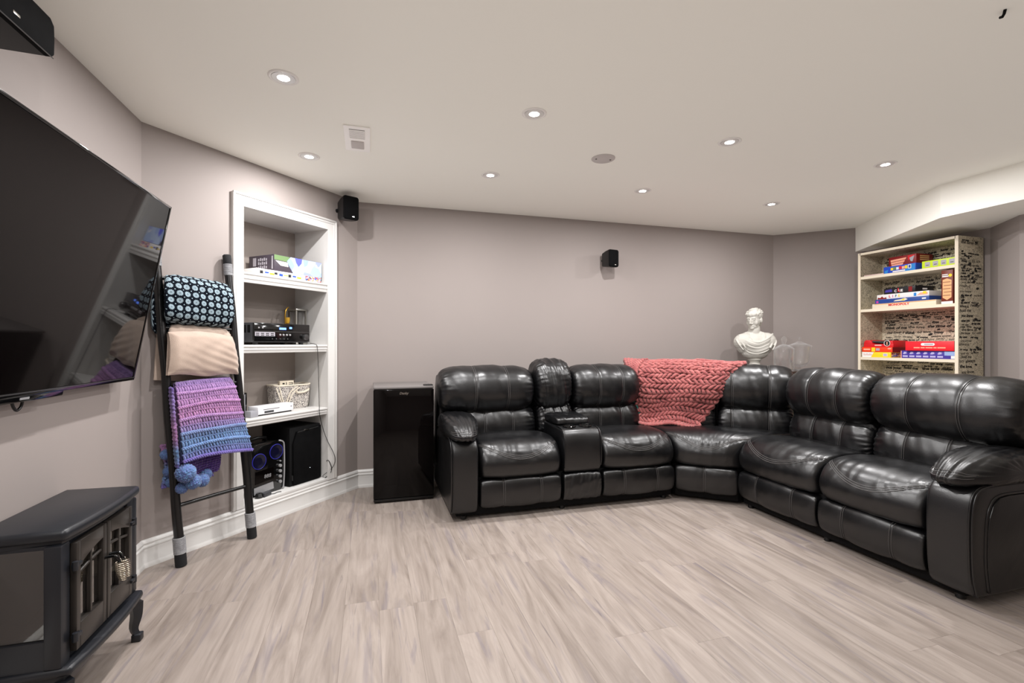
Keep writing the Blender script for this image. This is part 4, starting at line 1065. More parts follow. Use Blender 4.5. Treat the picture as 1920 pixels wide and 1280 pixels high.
def leather(name, F, x0, x1, prof, seams=(), seed=0, smile=None, xmap=None, ns=96, stitched=True, parent=None, **kw):
    G, at = cushion(x0, x1, prof, seams=seams, seed=seed, smile=smile, xmap=xmap, ns=ns, **kw)
    o = obj(name, MB(F).grid(G, wv=True, capu=True), 'leather', parent or sofa, 180)
    if stitched and (seams or smile):
        b = MB(F); P = crom(prof, ns)
        hw = (x1 - x0) / 2
        dlt = 0.006 / (2 * hw)
        for xs in seams:
            for sgn in (-1, 1):
                run = [j for j in range(ns) if P[j, 0] < np.mean(P[:, 0]) + 0.10]
                # contiguous front run
                st_ = 0
                for j in range(ns):
                    if (j in run) and ((j - 1) % ns not in run): st_ = j
                m = len(run)
                pts = [at(xs + sgn * dlt, (st_ + k) / ns, 0.0012) for k in range(m)]
                b.tube(pts, 0.0014, 4)
        if smile:
            for k in range(3):
                pts = [at(u, smile[1] + (smile[0] - smile[1]) * (2 * u - 1) ** 2 + 0.0075 * k, 0.0014) for u in np.linspace(0.02, 0.98, 60)]
                b.tube(pts, 0.0016, 4)
        obj('stitching', b, 'thread', o, 180, recalc=False, kind='stuff')
    return o
smA, smB = arc_of(SEAT, 0.10, 0.486), arc_of(SEAT, -0.004, 0.41)
def seat_unit(F, x0, x1, seed, xmap=None, foot=True, fx=None):
    leather('seat_cushion', F, x0 + 0.002, x1 - 0.002, SEAT, seed=seed, smile=(smA, smB), xmap=xmap, endp=12, amp=0.003, gather=0.04, puff=0.016, waves=0.001, nx=80)
    f0, f1 = fx or (x0, x1)
    leather('footrest_panel', F, f0 + 0.006, f1 - 0.006, FOOT, seams=(0.28, 0.74) if not fx else (0.48,), seed=seed + 1, endp=14, amp=0.002, gather=0.04, puff=0.010, waves=0.0006)
def back_unit(F, x0, x1, seed, dy=0.0, lx=None, seams=(0.36, 0.70)):
    leather('headrest_cushion', F, x0, x1, shift(HEAD, dy), seams=seams, seed=seed, amp=0.008, gather=0.10, puff=0.012, endp=6, waves=0.0016, nx=84)
    a, b_ = lx or (x0, x1)
    leather('lumbar_cushion', F, a, b_, shift(LUMB, dy), seams=seams, seed=seed + 1, amp=0.010, gather=0.13, puff=0.012, endp=6, waves=0.002, nx=84)
def shell(F, x0, x1, z1=0.93):
    prof = [(0.60, 0.30), (0.60, 0.62), (0.60, 0.86), (0.625, z1 - 0.02), (0.68, z1), (0.74, z1 - 0.03), (0.80, 0.75), (0.835, 0.45), (0.84, 0.12), (0.83, 0.06), (0.7, 0.05), (0.61, 0.06)]
    leather('back_shell', F, x0, x1, prof, endp=30, amp=0.0, puff=0.0, waves=0.001, nx=24)
def base(F, x0, x1, y0=0.05):
    obj('base_rail', MB(F).box(x0, x1, y0, 0.80, 0.022, 0.27, bev=0.006), 'black_matte', sofa)
def foot(F, x, y):
    obj('foot', MB(F).lathe([(0.016, 0.0), (0.020, 0.004), (0.017, 0.024), (0, 0.024)], (x, y, 0), 14), 'black_plastic', sofa)
# left run
seat_unit(LF, 0.195, 0.776, 1)
back_unit(LF, -0.005, 0.715, 11, lx=(0.10, 0.735))
seat_unit(LF, 1.082, 1.675, 3)
back_unit(LF, 1.035, 1.625, 13, lx=(1.055, 1.64))
shell(LF, 0.0, 1.66)
base(LF, 0.05, 1.675)
# right run
seat_unit(RF, 0.002, 0.630, 5)
back_unit(RF, 0.03, 0.632, 15)
seat_unit(RF, 0.632, 1.204, 7)
back_unit(RF, 0.636, 1.35, 17, lx=(0.636, 1.24), seams=(0.33, 0.68))
shell(RF, 0.0, 1.38)
base(RF, 0.0, 1.33)
# corner wedge
def wmap(u, y):
    yy = np.maximum(y, -0.02); a = -0.80 * yy; b_ = WW + 1.08 * yy
    return a + (b_ - a) * u
seat_unit(WF_, 0.0, WW, 9, xmap=wmap, fx=(0.0, WW))
back_unit(rotz((0, 0, 0), 0) @ WF_, -0.25, 0.285, 19, dy=-0.03)
back_unit(WF_, 0.295, 0.83, 21, dy=-0.03, seams=(0.20, 0.68))
WP = [(-0.44, 0.60), (0.95, 0.60), (0.93, 0.72), (0.42, 0.86), (0.05, 0.86), (-0.42, 0.72)]
obj('back_shell', MB(WF_).extr(WP, 0.05, 0.91, 'z', bev=0.02), 'leather', sofa, 40)
obj('base_rail', MB(WF_).extr([(0.005, 0.05), (WW - 0.005, 0.05), (0.90, 0.62), (-0.42, 0.62)], 0.022, 0.27, 'z', bev=0.004), 'black_matte', sofa)
# arms
ARM = [(0.012, 0.06), (-0.012, 0.12), (-0.022, 0.25), (-0.020, 0.41), (0.0, 0.488), (0.045, 0.522), (0.15, 0.53), (0.45, 0.53), (0.76, 0.52), (0.82, 0.48), (0.83, 0.30), (0.83, 0.10), (0.80, 0.055), (0.45, 0.05), (0.10, 0.05)]
PIL = [(-0.045, 0.540), (-0.03, 0.572), (0.06, 0.622), (0.20, 0.652), (0.36, 0.655), (0.50, 0.640), (0.575, 0.60), (0.57, 0.55), (0.45, 0.532), (0.22, 0.526), (0.05, 0.524)]
def arm(F, x0, x1, outer, seed):
    o = leather('armrest', F, x0, x1, ARM, seed=seed, endp=16, amp=0.0, puff=0.006, waves=0.0, ns=120, stitched=False)
    pw = (x0 - 0.035, x1 + 0.02) if outer < 0 else (x0 - 0.02, x1 + 0.035)
    def pmap(u, y):
        taper = 0.55 + 0.45 * np.clip((y + 0.05) / 0.22, 0, 1) ** 0.6
        m = (pw[0] + pw[1]) / 2 - outer * 0.012; return m + (pw[1] - pw[0]) * (u - 0.5) * taper
    G, at = cushion(pw[0], pw[1], PIL, 64, 110, 4, amp=0.008, gather=0.22, seed=seed + 2, puff=0.010, waves=0.003, xmap=pmap)
    p = obj('arm_pillow', MB(F).grid(G, wv=True, capu=True), 'leather', sofa, 180)
    xo = x1 if outer > 0 else x0
    for dx in (0.0, -0.012 * outer):
        q = crom(np.array([(0.012, 0.055), (-0.013, 0.14), (-0.021, 0.26), (-0.019, 0.41), (0.003, 0.490), (0.05, 0.523), (0.16, 0.531), (0.45, 0.531), (0.72, 0.524)]), 60, False)
        obj('piping', MB(F).tube([(xo - 0.004 * outer + dx, y - 0.001, z + 0.001) for y, z in q], 0.0042, 6), 'leather', o, 180, recalc=False)
    b = MB(F)
    for k in range(3):
        th = np.linspace(0, 1, 40)
        xs = pw[0] + 0.03 + (pw[1] - pw[0] - 0.06) * th
        s0 = arc_of(PIL, -0.03, 0.572, 110)
        pts = [at(t_, s0 + 0.012 * (k - 1), 0.001) for t_ in np.linspace(0.06, 0.94, 40)]
        b.tube(pts, 0.0013, 4)
    obj('stitching', b, 'thread', p, 180, recalc=False, kind='stuff')
    return o
arm(LF, 0.005, 0.190, -1, 31)
ra = arm(RF, 1.207, 1.400, 1, 33)
# outer side of the right arm: raised inset panel, lever cup and round boss
q = crom(np.array([(0.075, 0.07), (0.055, 0.20), (0.06, 0.36), (0.085, 0.445), (0.14, 0.485), (0.30, 0.49), (0.60, 0.488)]), 50, False)
obj('side_piping', MB(RF).tube([(1.399, y, z) for y, z in q], 0.006, 8), 'leather', ra, 180)
poly = [(y + 0.006, z - 0.006) for y, z in q[::3]] + [(0.70, 0.485), (0.72, 0.07)]
obj('side_panel', MB(RF).extr(poly, 1.390, 1.408, 'x', bev=0.006), 'leather', ra, 40)
obj('lever_cup', MB(RF).lathe([(0, 0.004), (0.028, 0.004), (0.036, 0.010), (0.042, 0.008), (0.045, 0.0)], (1.406, 0.385, 0.395), 28, axis='x'), 'black_gloss', ra)
obj('lever', MB(RF).box(1.410, 1.424, 0.378, 0.392, 0.375, 0.42, bev=0.004), 'black_plastic', ra)
obj('side_boss', MB(RF).ell((1.404, 0.45, 0.25), (0.02, 0.11, 0.11), 28, 16), 'leather', ra, 180)
# console
CON = [(0.0, 0.285), (-0.014, 0.36), (-0.010, 0.47), (0.015, 0.535), (0.06, 0.558), (0.20, 0.562), (0.46, 0.562), (0.50, 0.54), (0.50, 0.30), (0.40, 0.272), (0.05, 0.268)]
c_ = leather('console', LF, 0.786, 1.072, CON, seed=41, endp=24, amp=0.0, puff=0.004, waves=0.0, stitched=False)
obj('console_footer', MB(LF).grid(cushion(0.786, 1.072, FOOT, endp=20, amp=0.001, puff=0.004, seed=42)[0], wv=True, capu=True), 'leather', sofa, 180)
for x in (0.792, 1.066):
    obj('piping', MB(LF).tube([(x, y - 0.0015, z + 0.001) for y, z in crom(np.array([(-0.003, 0.30), (-0.015, 0.36), (-0.011, 0.47), (0.014, 0.537), (0.06, 0.560), (0.15, 0.563)]), 30, False)], 0.0036, 6), 'leather', c_, 180, recalc=False)
for x in (0.868, 0.990):
    obj('cup_holder', MB(LF).lathe([(0, 0.566), (0.036, 0.566), (0.038, 0.572), (0.044, 0.573), (0.047, 0.569), (0.047, 0.560)], (x, 0.095, 0), 28), 'black_gloss', c_)
LID = [(0.165, 0.572), (0.152, 0.590), (0.168, 0.612), (0.25, 0.618), (0.42, 0.622), (0.50, 0.612), (0.50, 0.575), (0.33, 0.566)]
leather('console_lid', LF, 0.795, 1.062, LID, seed=44, endp=10, amp=0.003, gather=0.06, puff=0.004, stitched=False)
HC = [(0.45, 0.66), (0.385, 0.73), (0.362, 0.83), (0.388, 0.935), (0.46, 1.002), (0.56, 1.018), (0.65, 0.975), (0.68, 0.86), (0.64, 0.70), (0.54, 0.65)]
leather('console_headrest', LF, 0.728, 1.030, HC, seed=45, amp=0.012, gather=0.3, puff=0.016, endp=5, waves=0.005)
leather('console_lumbar', LF, 0.745, 1.045, [(y, z + 0.02) for y, z in LUMB], seed=46, amp=0.012, gather=0.3, puff=0.010, endp=6, waves=0.005)
for F, pts in ((LF, [(0.10, 0.06), (0.80, 0.07), (1.62, 0.07), (0.08, 0.78), (1.6, 0.78)]), (RF, [(0.05, 0.07), (0.64, 0.07), (1.30, 0.07), (0.06, 0.78), (1.3, 0.78)])):
    for x, y in pts: foot(F, x, y)

# small teal cushion edge showing between the back cushions beside the throw
G, _ = cushion(-0.05, 0.06, [(0.0, 0.0), (-0.045, 0.06), (-0.05, 0.14), (-0.01, 0.19), (0.03, 0.13), (0.03, 0.05)], 30, 40, 3, amp=0.003, seed=71)
obj('teal_cushion', MB(WF_ @ rotz((-0.345, 0.36, 0.492), 30)).grid(G, wv=True, capu=True), 'teal', smooth=180, label='small teal cushion mostly hidden behind the left edge of the pink knitted throw', cat='cushion')

# chunky knitted throw over the wedge back
TP = crom(np.array([(0.66, 0.90), (0.62, 0.965), (0.53, 1.005), (0.44, 1.000), (0.36, 0.945), (0.318, 0.86), (0.305, 0.78), (0.325, 0.70), (0.34, 0.63), (0.33, 0.56), (0.30, 0.515), (0.245, 0.512)]), 80, False)
def thr(a, b_, d):
    f = np.clip(b_, 0, 1) * 79; y = np.interp(f, np.arange(80), TP[:, 0]); z = np.interp(f, np.arange(80), TP[:, 1])
    ks = [0, 0.28, 0.42, 0.6, 0.75, 0.9, 1.0]
    xl = np.interp(b_, ks, [-0.47, -0.45, -0.40, -0.335, -0.36, -0.33, -0.28]); xr = np.interp(b_, ks, [0.47, 0.50, 0.42, 0.34, 0.26, 0.17, 0.13])
    x = xl + (xr - xl) * a
    top = np.clip(1 - b_ / 0.35, 0, 1)
    z = z + top * (0.026 * np.sin(PI * np.clip(a * 1.15 - 0.05, 0, 1)) ** 0.8 + 0.007 * np.sin(a * 19 + 1) - 0.016 + 0.006 * np.sin(a * 41)) - 0.012 * b_ * np.sin(a * 8)
    y = y - 0.018 * np.sin(PI * a) * np.sin(PI * b_) + 0.012 * np.sin(a * 11 + b_ * 5) * np.sin(PI * b_)
    # draw the sides in where the blanket hangs in a fold
    y = y + 0.05 * np.clip((np.abs(a - 0.5) - 0.36) / 0.14, 0, 1) ** 2 * np.sin(PI * np.clip(b_ * 1.15, 0, 1))
    return np.stack([x, y - d * np.clip((b_ + 0.05) * 4, 0.2, 1), z + d * top], -1)
b = MB(WF_)
def rope_rows(b, S, rows, pitch, rr, r, npt=150, jit=0.0, seed=0, b0=0.03, b1=0.985):
    rs = np.random.RandomState(seed)
    for i in range(rows):
        q0 = b0 + (b1 - b0) * i / (rows - 1)
        th = np.linspace(0, 1, npt); hand = 1 if i % 2 else -1; ph0 = rs.rand() * 6
        for k in range(2):
            an_ = hand * (th * pitch * 2 * PI) + k * PI + ph0 + 0.8 * np.sin(th * 17 + i) + 0.6 * np.sin(th * 7.3 + 2 * i)
            q = q0 + 0.010 * np.sin(th * 6 + i * 0.4) + 0.004 * np.sin(th * 21 + i * 2.1) + rr[0] * (1 + 0.25 * np.sin(th * 13 + i * 3.3)) * np.sin(an_)
            b.tube(S(th, np.clip(q, 0, 1), rr[1] * np.cos(an_) + 0.004), r * (1 + 0.10 * np.sin(an_ * 2 + i) + 0.10 * np.sin(th * 29 + i * 5)), 7)
rope_rows(b, thr, 22, 9.5, (0.0150, 0.012), 0.0118, seed=3)
for k in range(7):                       # the turned-over left selvedge: ribs running down
    tt = np.linspace(0, 1, 60); a0 = 0.005 + 0.034 * k
    for c2 in range(2):
        an_ = tt * 2 * PI * (7 - 0.5 * k) + c2 * PI + k
        b.tube(thr(a0 * (1 - 0.75 * tt) + 0.02 * tt + 0.009 * np.sin(an_), 0.20 + (0.47 - 0.035 * k) * tt, 0.036 + 0.010 * np.cos(an_)), 0.0112, 7)
aa, qq = np.meshgrid(np.linspace(0.01, 0.99, 40), np.linspace(0.01, 0.985, 60), indexing='ij')
b.grid(thr(aa, qq, np.full(aa.shape, -0.010)))
for a0 in (0.0, 1.0):
    th = np.linspace(0, 1, 160); b.tube(thr(np.full(160, a0), th, 0.008 * np.sin(th * 90)) + np.stack([0.008 * np.sin(th * 110), np.zeros(160), np.zeros(160)], 1), 0.0135, 7)
th = np.linspace(0, 1, 120)
b.tube(thr(th, np.full(120, 0.985) + 0.012 * np.sin(th * 80), 0.008 * np.cos(th * 80)), 0.0135, 7)
obj('knitted_throw', b, 'pink_yarn', smooth=180, recalc=False, label='chunky dusty pink knitted throw draped over the corner of the black sofa', cat='blanket')

# ------------------------------------------------------------------ corner table, bust, glass jars
ctab = empty('corner_table', (3.66, 3.62, 0), 'dark wooden table hidden behind the sofa corner, carrying the bust and jars', 'table')
obj('table_top', MB().box(3.30, 4.03, 3.42, 3.87, 0.875, 0.903, bev=0.006), 'table', ctab)
for x in (3.33, 4.0):
    for y in (3.45, 3.84): obj('leg', MB().tube([(x, y, 0.0), (x, y, 0.876)], [0.016, 0.02], 8), 'table', ctab, 30)
obj('apron', MB().box(3.30, 4.0, 3.44, 3.455, 0.80, 0.876), 'table', ctab, 0)

BX, BY, BZ = 3.536, 3.750, 0.9035
YAWB = -58.0     # which way the bust looks (toward the room, slightly left)
bust = empty('bust', (BX, BY, BZ), 'white plaster classical bust with draped shoulders on a round foot in the corner', 'bust')
BUF = rotz((BX, BY, BZ), -16.5 - 6)
b = MB(BUF)
E_ = lambda c, r, rot=None, seg=16, rg=10: b.ell(c, r, seg, rg, 0, rot)
# draped chest, local x right, -y toward the viewer
E_((0, 0.0, 0.235), (0.175, 0.085, 0.115)); E_((-0.10, 0.0, 0.265), (0.095, 0.075, 0.085)); E_((0.10, 0.0, 0.27), (0.098, 0.075, 0.088))
E_((0, -0.01, 0.17), (0.125, 0.075, 0.075)); E_((0, 0.0, 0.125), (0.07, 0.055, 0.035))
E_((0, 0.015, 0.325), (0.12, 0.055, 0.05)); E_((0.07, 0.01, 0.335), (0.075, 0.05, 0.03), (0, 14, 0)); E_((-0.075, 0.01, 0.325), (0.075, 0.05, 0.03), (0, -14, 0))
E_((0.0, 0.012, 0.385), (0.052, 0.052, 0.085))
# drapery folds
for k in range(7):
    f = k / 7.5 + 0.02 * math.sin(k * 2.3)
    pts = crom(np.array([(-0.155 + 0.02 * f, -0.02, 0.335 - 0.115 * f), (-0.08, -0.075 - 0.01 * math.sin(f * 6), 0.285 - 0.14 * f), (0.0, -0.088 + 0.012 * f, 0.262 - 0.13 * f), (0.09, -0.078, 0.30 - 0.135 * f), (0.16 - 0.03 * f, -0.015, 0.345 - 0.12 * f)]), 22, False)
    b.tube(pts, 0.0095 - 0.003 * f + 0.002 * (k % 2), 8)
for sx in (-1, 1):
    for k in range(5):
        b.tube(crom(np.array([(sx * (0.05 + 0.025 * k), 0.02, 0.372 - 0.012 * k), (sx * (0.075 + 0.026 * k), -0.045, 0.335 - 0.015 * k), (sx * (0.05 + 0.02 * k), -0.082, 0.27 - 0.02 * k)]), 14, False), 0.007, 7)
obj_b = None
# head turned to the viewer's left
HR = rotz((0.0, 0.0, 0.0), -44) @ np.array(Matrix.Rotation(rad(9), 4, 'X'))
def hp(p): q = HR[:3, :3] @ np.array(p, float); return (q[0] + 0.0, q[1] + 0.008, q[2] + 0.480)
def HE(c, r, rx=0, ry=0, seg=14, rg=10):
    bm = bmesh.new(); bmesh.ops.create_uvsphere(bm, u_segments=seg, v_segments=rg, radius=1)
    T = np.eye(4); A_ = np.array(Matrix.Rotation(rad(rx), 3, 'X') @ Matrix.Rotation(rad(ry), 3, 'Y')) @ np.diag(r)
    T[:3, :3] = HR[:3, :3] @ A_; T[:3, 3] = hp(c); b.bm(bm, 0, T)
HE((0, 0.012, 0.042), (0.072, 0.090, 0.066)); HE((0, -0.012, -0.005), (0.060, 0.070, 0.075)); HE((0, -0.026, -0.055), (0.046, 0.048, 0.036))
HE((0, -0.066, -0.072), (0.020, 0.016, 0.016)); HE((0, 0.05, -0.02), (0.05, 0.045, 0.06))
HE((0, -0.070, 0.024), (0.044, 0.012, 0.010))                                  # brow
for sx in (-1, 1):
    HE((sx * 0.034, -0.050, -0.024), (0.020, 0.016, 0.026)); HE((sx * 0.024, -0.066, 0.020), (0.018, 0.008, 0.006), 0, sx * 8); HE((sx * 0.026, -0.070, 0.008), (0.012, 0.008, 0.0075))
    HE((sx * 0.066, 0.004, -0.008), (0.008, 0.017, 0.026)); HE((sx * 0.009, -0.082, -0.030), (0.008, 0.009, 0.007))
HE((0, -0.086, -0.006), (0.0085, 0.015, 0.030), -14); HE((0, -0.093, -0.024), (0.011, 0.012, 0.010))   # nose
HE((0, -0.074, -0.049), (0.017, 0.009, 0.0048)); HE((0, -0.073, -0.057), (0.014, 0.009, 0.005)); HE((0, -0.062, -0.048), (0.026, 0.014, 0.018))        # lips
rsb = np.random.RandomState(4)
for k in range(70):                                                               # short combed locks
    th = rsb.uniform(-PI, PI); ph = rsb.uniform(0.10, 1.45)
    d = np.array([math.cos(ph) * math.sin(th), -math.cos(ph) * math.cos(th), math.sin(ph)])
    if d[1] < -0.45 and d[2] < 0.40: continue
    HE((d[0] * 0.066, 0.012 + d[1] * 0.084, 0.040 + d[2] * 0.066), (0.016, 0.014, 0.009), rx=rsb.uniform(-40, 40), ry=rsb.uniform(-40, 40), seg=8, rg=6)
for k in range(9):                                                                # fringe over the brow
    f = (k - 4) / 4; HE((f * 0.054, -0.076 + 0.034 * f * f, 0.052 + 0.005 * (k % 2)), (0.0095, 0.010, 0.019), ry=f * 25, seg=8, rg=6)
fig = obj('figure', b, 'plaster', bust, 180, recalc=True)
rm = fig.modifiers.new('remesh', 'REMESH'); rm.mode = 'VOXEL'; rm.voxel_size = 0.0042; rm.use_smooth_shade = True
sm_ = fig.modifiers.new('smooth', 'SMOOTH'); sm_.factor = 0.5; sm_.iterations = 5
obj('foot', MB(BUF).lathe([(0, 0), (0.088, 0.0), (0.090, 0.018), (0.083, 0.024), (0.068, 0.034), (0.048, 0.055), (0.042, 0.075), (0.050, 0.088), (0.060, 0.095), (0.062, 0.103), (0.05, 0.11), (0, 0.112)], n=40), 'plaster', bust, 50)

def jar(x, y, label, wallp, lidp, foot_=None):
    t = empty('glass_jar', (x, y, 0.9035), label, 'jar')
    F = frame((x, y, 0.9035), (1, 0, 0), (0, 1, 0))
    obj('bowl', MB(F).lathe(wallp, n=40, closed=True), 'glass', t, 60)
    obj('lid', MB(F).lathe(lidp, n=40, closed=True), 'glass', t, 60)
    return t
jar(3.655, 3.525, 'straight-sided clear glass jar with domed lid next to the white bust',
    [(0.004, 0.0), (0.082, 0.0), (0.083, 0.004), (0.083, 0.190), (0.079, 0.196), (0.079, 0.006), (0.004, 0.006)],
    [(0.004, 0.245), (0.014, 0.250), (0.017, 0.262), (0.024, 0.280), (0.022, 0.300), (0.012, 0.314), (0.0035, 0.318), (0.0035, 0.312), (0.018, 0.29), (0.012, 0.258), (0.010, 0.242), (0.036, 0.232), (0.050, 0.222), (0.078, 0.206), (0.080, 0.198), (0.086, 0.198), (0.084, 0.208), (0.054, 0.227), (0.038, 0.238), (0.012, 0.244)])
jar(3.868, 3.555, 'footed clear glass candy jar with pointed lid at the right of the bust',
    [(0.004, 0.0), (0.050, 0.0), (0.050, 0.004), (0.012, 0.010), (0.010, 0.030), (0.020, 0.036), (0.055, 0.046), (0.076, 0.066), (0.088, 0.12), (0.096, 0.218), (0.098, 0.222), (0.092, 0.222), (0.084, 0.12), (0.072, 0.070), (0.052, 0.051), (0.004, 0.042)],
    [(0.004, 0.285), (0.013, 0.288), (0.016, 0.298), (0.012, 0.310), (0.0035, 0.313), (0.0035, 0.307), (0.010, 0.298), (0.006, 0.272), (0.02, 0.262), (0.06, 0.244), (0.094, 0.232), (0.099, 0.224), (0.103, 0.226), (0.100, 0.234), (0.064, 0.248), (0.024, 0.266), (0.012, 0.276)])

# ------------------------------------------------------------------ bookcase with scribble wallpaper and board games
KB = frame((4.33, 3.347, 0), (0, -1, 0), (1, 0, 0))
bc = empty('bookcase', (4.47, 2.95, 0), 'tall cream bookcase papered in black scribbles, standing by the right wall with board games', 'bookcase')
BW, BD, BH = 0.787, 0.285, 1.985
for x0, x1 in ((0.0, 0.018), (BW - 0.018, BW)):
    sd = obj('side_panel', MB(KB).box(x0, x1, 0.004, BD, 0.0, BH), 'scribble', bc, 0)
    ex0, ex1 = (x0 - 0.001, x1 + 0.004) if x0 == 0 else (x0 - 0.004, x1 + 0.001)
    obj('front_edge', MB(KB).box(ex0, ex1, -0.001, 0.0045, 0.0, BH), 'shelf_edge', sd, 0)
    sides = sd
tp = obj('top_panel', MB(KB).box(0.018, BW - 0.018, 0.004, BD, BH - 0.02, BH), 'scribble', bc, 0)
obj('front_edge', MB(KB).box(0.018, BW - 0.018, -0.001, 0.0045, BH - 0.02, BH), 'shelf_edge', tp, 0)
bp = obj('back_panel', MB(KB).box(0.018, BW - 0.018, BD - 0.008, BD, 0.0, BH - 0.02), 'scribble', bc, 0)
for z in (1.767, 1.467, 1.032, 0.62, 0.30, 0.06):
    sh = obj('shelf', MB(KB).box(0.018, BW - 0.018, 0.004, BD - 0.008, z - 0.024, z), 'shelf_edge', bc, 0)
# handwriting printed on the wallpaper
words = ['the love', 'makes me wonder', 'makes my summer', 'no love', 'what you', 'I think', 'not your', 'say', 'of course', 'the time of', 'honey', 'always', 'boy', 'kisses my', 'you know', 'our song', 'hold me', 'for ever', 'think of me', 'by my side', 'so what', 'really?']
def writing(F, plane, cx0, cx1, z0, z1, y, n, seed, s0=0.016, s1=0.036):
    rs = np.random.RandomState(seed); b = MB(F); z = z1 - 0.02; row = 0
    while z > z0 + 0.015:
        sz = rs.uniform(s0, s1); x = cx0 + rs.uniform(0, 0.03)
        while x < cx1 - 0.05:
            wd_ = words[rs.randint(len(words))]; wl = len(wd_) * sz * 0.52
            if x + wl > cx1: break
            b.text(wd_, x + wl / 2, z + rs.uniform(-0.006, 0.006), sz, y, shear=rs.uniform(0, 0.35), rot=rs.uniform(-0.07, 0.07) if plane == 'xz' else rs.uniform(-0.07, 0.07), bold=rs.choice([0.0, 0.0006, 0.0014]), plane=plane, width=wl)
            x += wl + rs.uniform(0.01, 0.035)
        if rs.rand() < 0.6:                      # lips / hearts between the lines
            hx = rs.uniform(cx0 + 0.03, cx1 - 0.03); r = rs.uniform(0.008, 0.014); a_ = rs.uniform(-0.6, 0.6)
            pts = [(hx + r * 1.5 * math.cos(t_) * math.cos(a_) - r * 0.8 * math.sin(t_) * math.sin(a_), z - sz * 0.7 + r * 1.5 * math.cos(t_) * math.sin(a_) + r * 0.8 * math.sin(t_) * math.cos(a_)) for t_ in np.linspace(0, 2 * PI, 16, endpoint=False)]
            if plane == 'xz': b.extr(pts, y - 0.0005, y + 0.0004, 'y')
            else: b.extr(pts, y - 0.0004, y + 0.0005, 'x')
        z -= sz * rs.uniform(0.95, 1.35); row += 1
    return b
o = obj('printed_writing', writing(KB, 'yz', 0.012, BD - 0.006, 0.88, BH - 0.01, BW + 0.0002, 1, 5), 'black_print', sides, 0, recalc=False)
for k, (z0, z1) in enumerate(((1.77, 1.955), (1.47, 1.74), (1.035, 1.44), (0.80, 1.005))):
    obj('printed_writing', writing(KB, 'xz', 0.03, BW - 0.03, z0, z1, BD - 0.0085, 1, 20 + k, 0.014, 0.032), 'black_print', bp, 0, recalc=False)

def game(name, label, x0, x1, y0, y1, z0, z1, mats, tilt_=0.0, bev=0.001, lid=None):
    c = ((x0 + x1) / 2, (y0 + y1) / 2, z0)
    F = KB @ rotz((c[0], c[1], z0), tilt_)
    p = KB[:3, :3] @ np.array(c) + KB[:3, 3]
    t = empty(name, tuple(p), label, 'board game', 'board games on the bookcase')
    hx, hy, h = (x1 - x0) / 2, (y1 - y0) / 2, z1 - z0
    obj('box_body', MB(F).box(-hx, hx, -hy, hy, 0.0003, h, bev=bev), mats, t)
    return t, F, hx, hy, h
GZ = 1.767
t, F, hx, hy, h = game('flat_booklet', 'thin pinkish booklet lying flat at the left end of the top bookcase shelf', 0.03, 0.20, 0.03, 0.2, GZ, GZ + 0.013, 'card_pink', 3)
obj('cover_band', MB(F).box(-hx, hx, -hy - 0.0005, -hy + 0.001, 0.004, 0.006), 'card_grey', t, 0)
t, F, hx, hy, h = game('board_game', 'bright blue game box under the red box on the top bookcase shelf', 0.205, 0.475, 0.035, 0.25, GZ, GZ + 0.062, 'card_blue', -3)
b = MB(F)
b.extr([(0.03, 0.002), (hx - 0.005, 0.002), (hx - 0.005, 0.058), (0.10, 0.058)], -hy - 0.0008, -hy + 0.0005, mi=1)
b.extr([(-0.128, 0.004), (-0.10, 0.002), (-0.095, 0.035), (-0.125, 0.03)], -hy - 0.0008, -hy + 0.0005, mi=1)
for k, m in enumerate((2, 3, 0, 4, 5, 2)): b.box(-0.072 + k * 0.024, -0.051 + k * 0.024, -hy - 0.0014, -hy + 0.0005, 0.026, 0.048 + 0.004 * (k % 2), mi=m)
b.box(-0.055, 0.05, -hy - 0.0014, -hy + 0.0005, 0.008, 0.019, mi=0); b.box(0.075, 0.10, -hy - 0.0018, -hy + 0.0005, 0.022, 0.056, mi=0); b.box(0.080, 0.095, -hy - 0.0022, -hy + 0.0005, 0.027, 0.051, mi=6)
obj('front_print', b, ['card_white', 'card_sky', 'card_yellow', 'card_green', 'card_red', 'card_peach', 'card_navy'], t, 0)
t, F, hx, hy, h = game('board_game', 'dark red game box with pale slanted lettering on top of the blue box', 0.225, 0.455, 0.07, 0.25, GZ + 0.0625, GZ + 0.145, 'card_darkred', -3)
b = MB(F)
for k in range(3): b.extr([(-0.10 + 0.004 * k, 0.058 - 0.021 * k), (0.035 - 0.012 * k, 0.064 - 0.021 * k), (0.028 - 0.012 * k, 0.048 - 0.021 * k), (-0.098 + 0.004 * k, 0.041 - 0.021 * k)], -hy - 0.001, -hy + 0.0005, mi=0)
b.extr([(0.045, 0.075), (0.105, 0.077), (0.085, 0.04), (0.05, 0.038)], -hy - 0.001, -hy + 0.0005, mi=1)
b.extr([(0.06, 0.055), (0.10, 0.07), (0.085, 0.02), (0.07, 0.025)], -hy - 0.0014, -hy + 0.0005, mi=2)
for k in range(3): b.box(hx - 0.0005, hx + 0.001, -0.05, 0.05, 0.028 + k * 0.016, 0.038 + k * 0.016, mi=3)
obj('print', b, ['card_peach', 'card_red', 'card_grey', 'card_wood'], t, 0)
t, F, hx, hy, h = game('board_game', 'lime green box with four grey squares on the top bookcase shelf', 0.522, 0.757, 0.02, 0.20, GZ, GZ + 0.060, 'card_lime', 0)
for k in range(4):
    q_ = obj('grey_square', MB(F).box(-0.095 + k * 0.057, -0.058 + k * 0.057, -hy - 0.0008, -hy + 0.0005, 0.012, 0.050), 'card_grey', t, 0)
    obj('square_print', MB(F).box(-0.087 + k * 0.057, -0.066 + k * 0.057, -hy - 0.0014, -hy, 0.022, 0.027), 'card_plum', q_, 0)
GZ = 1.467
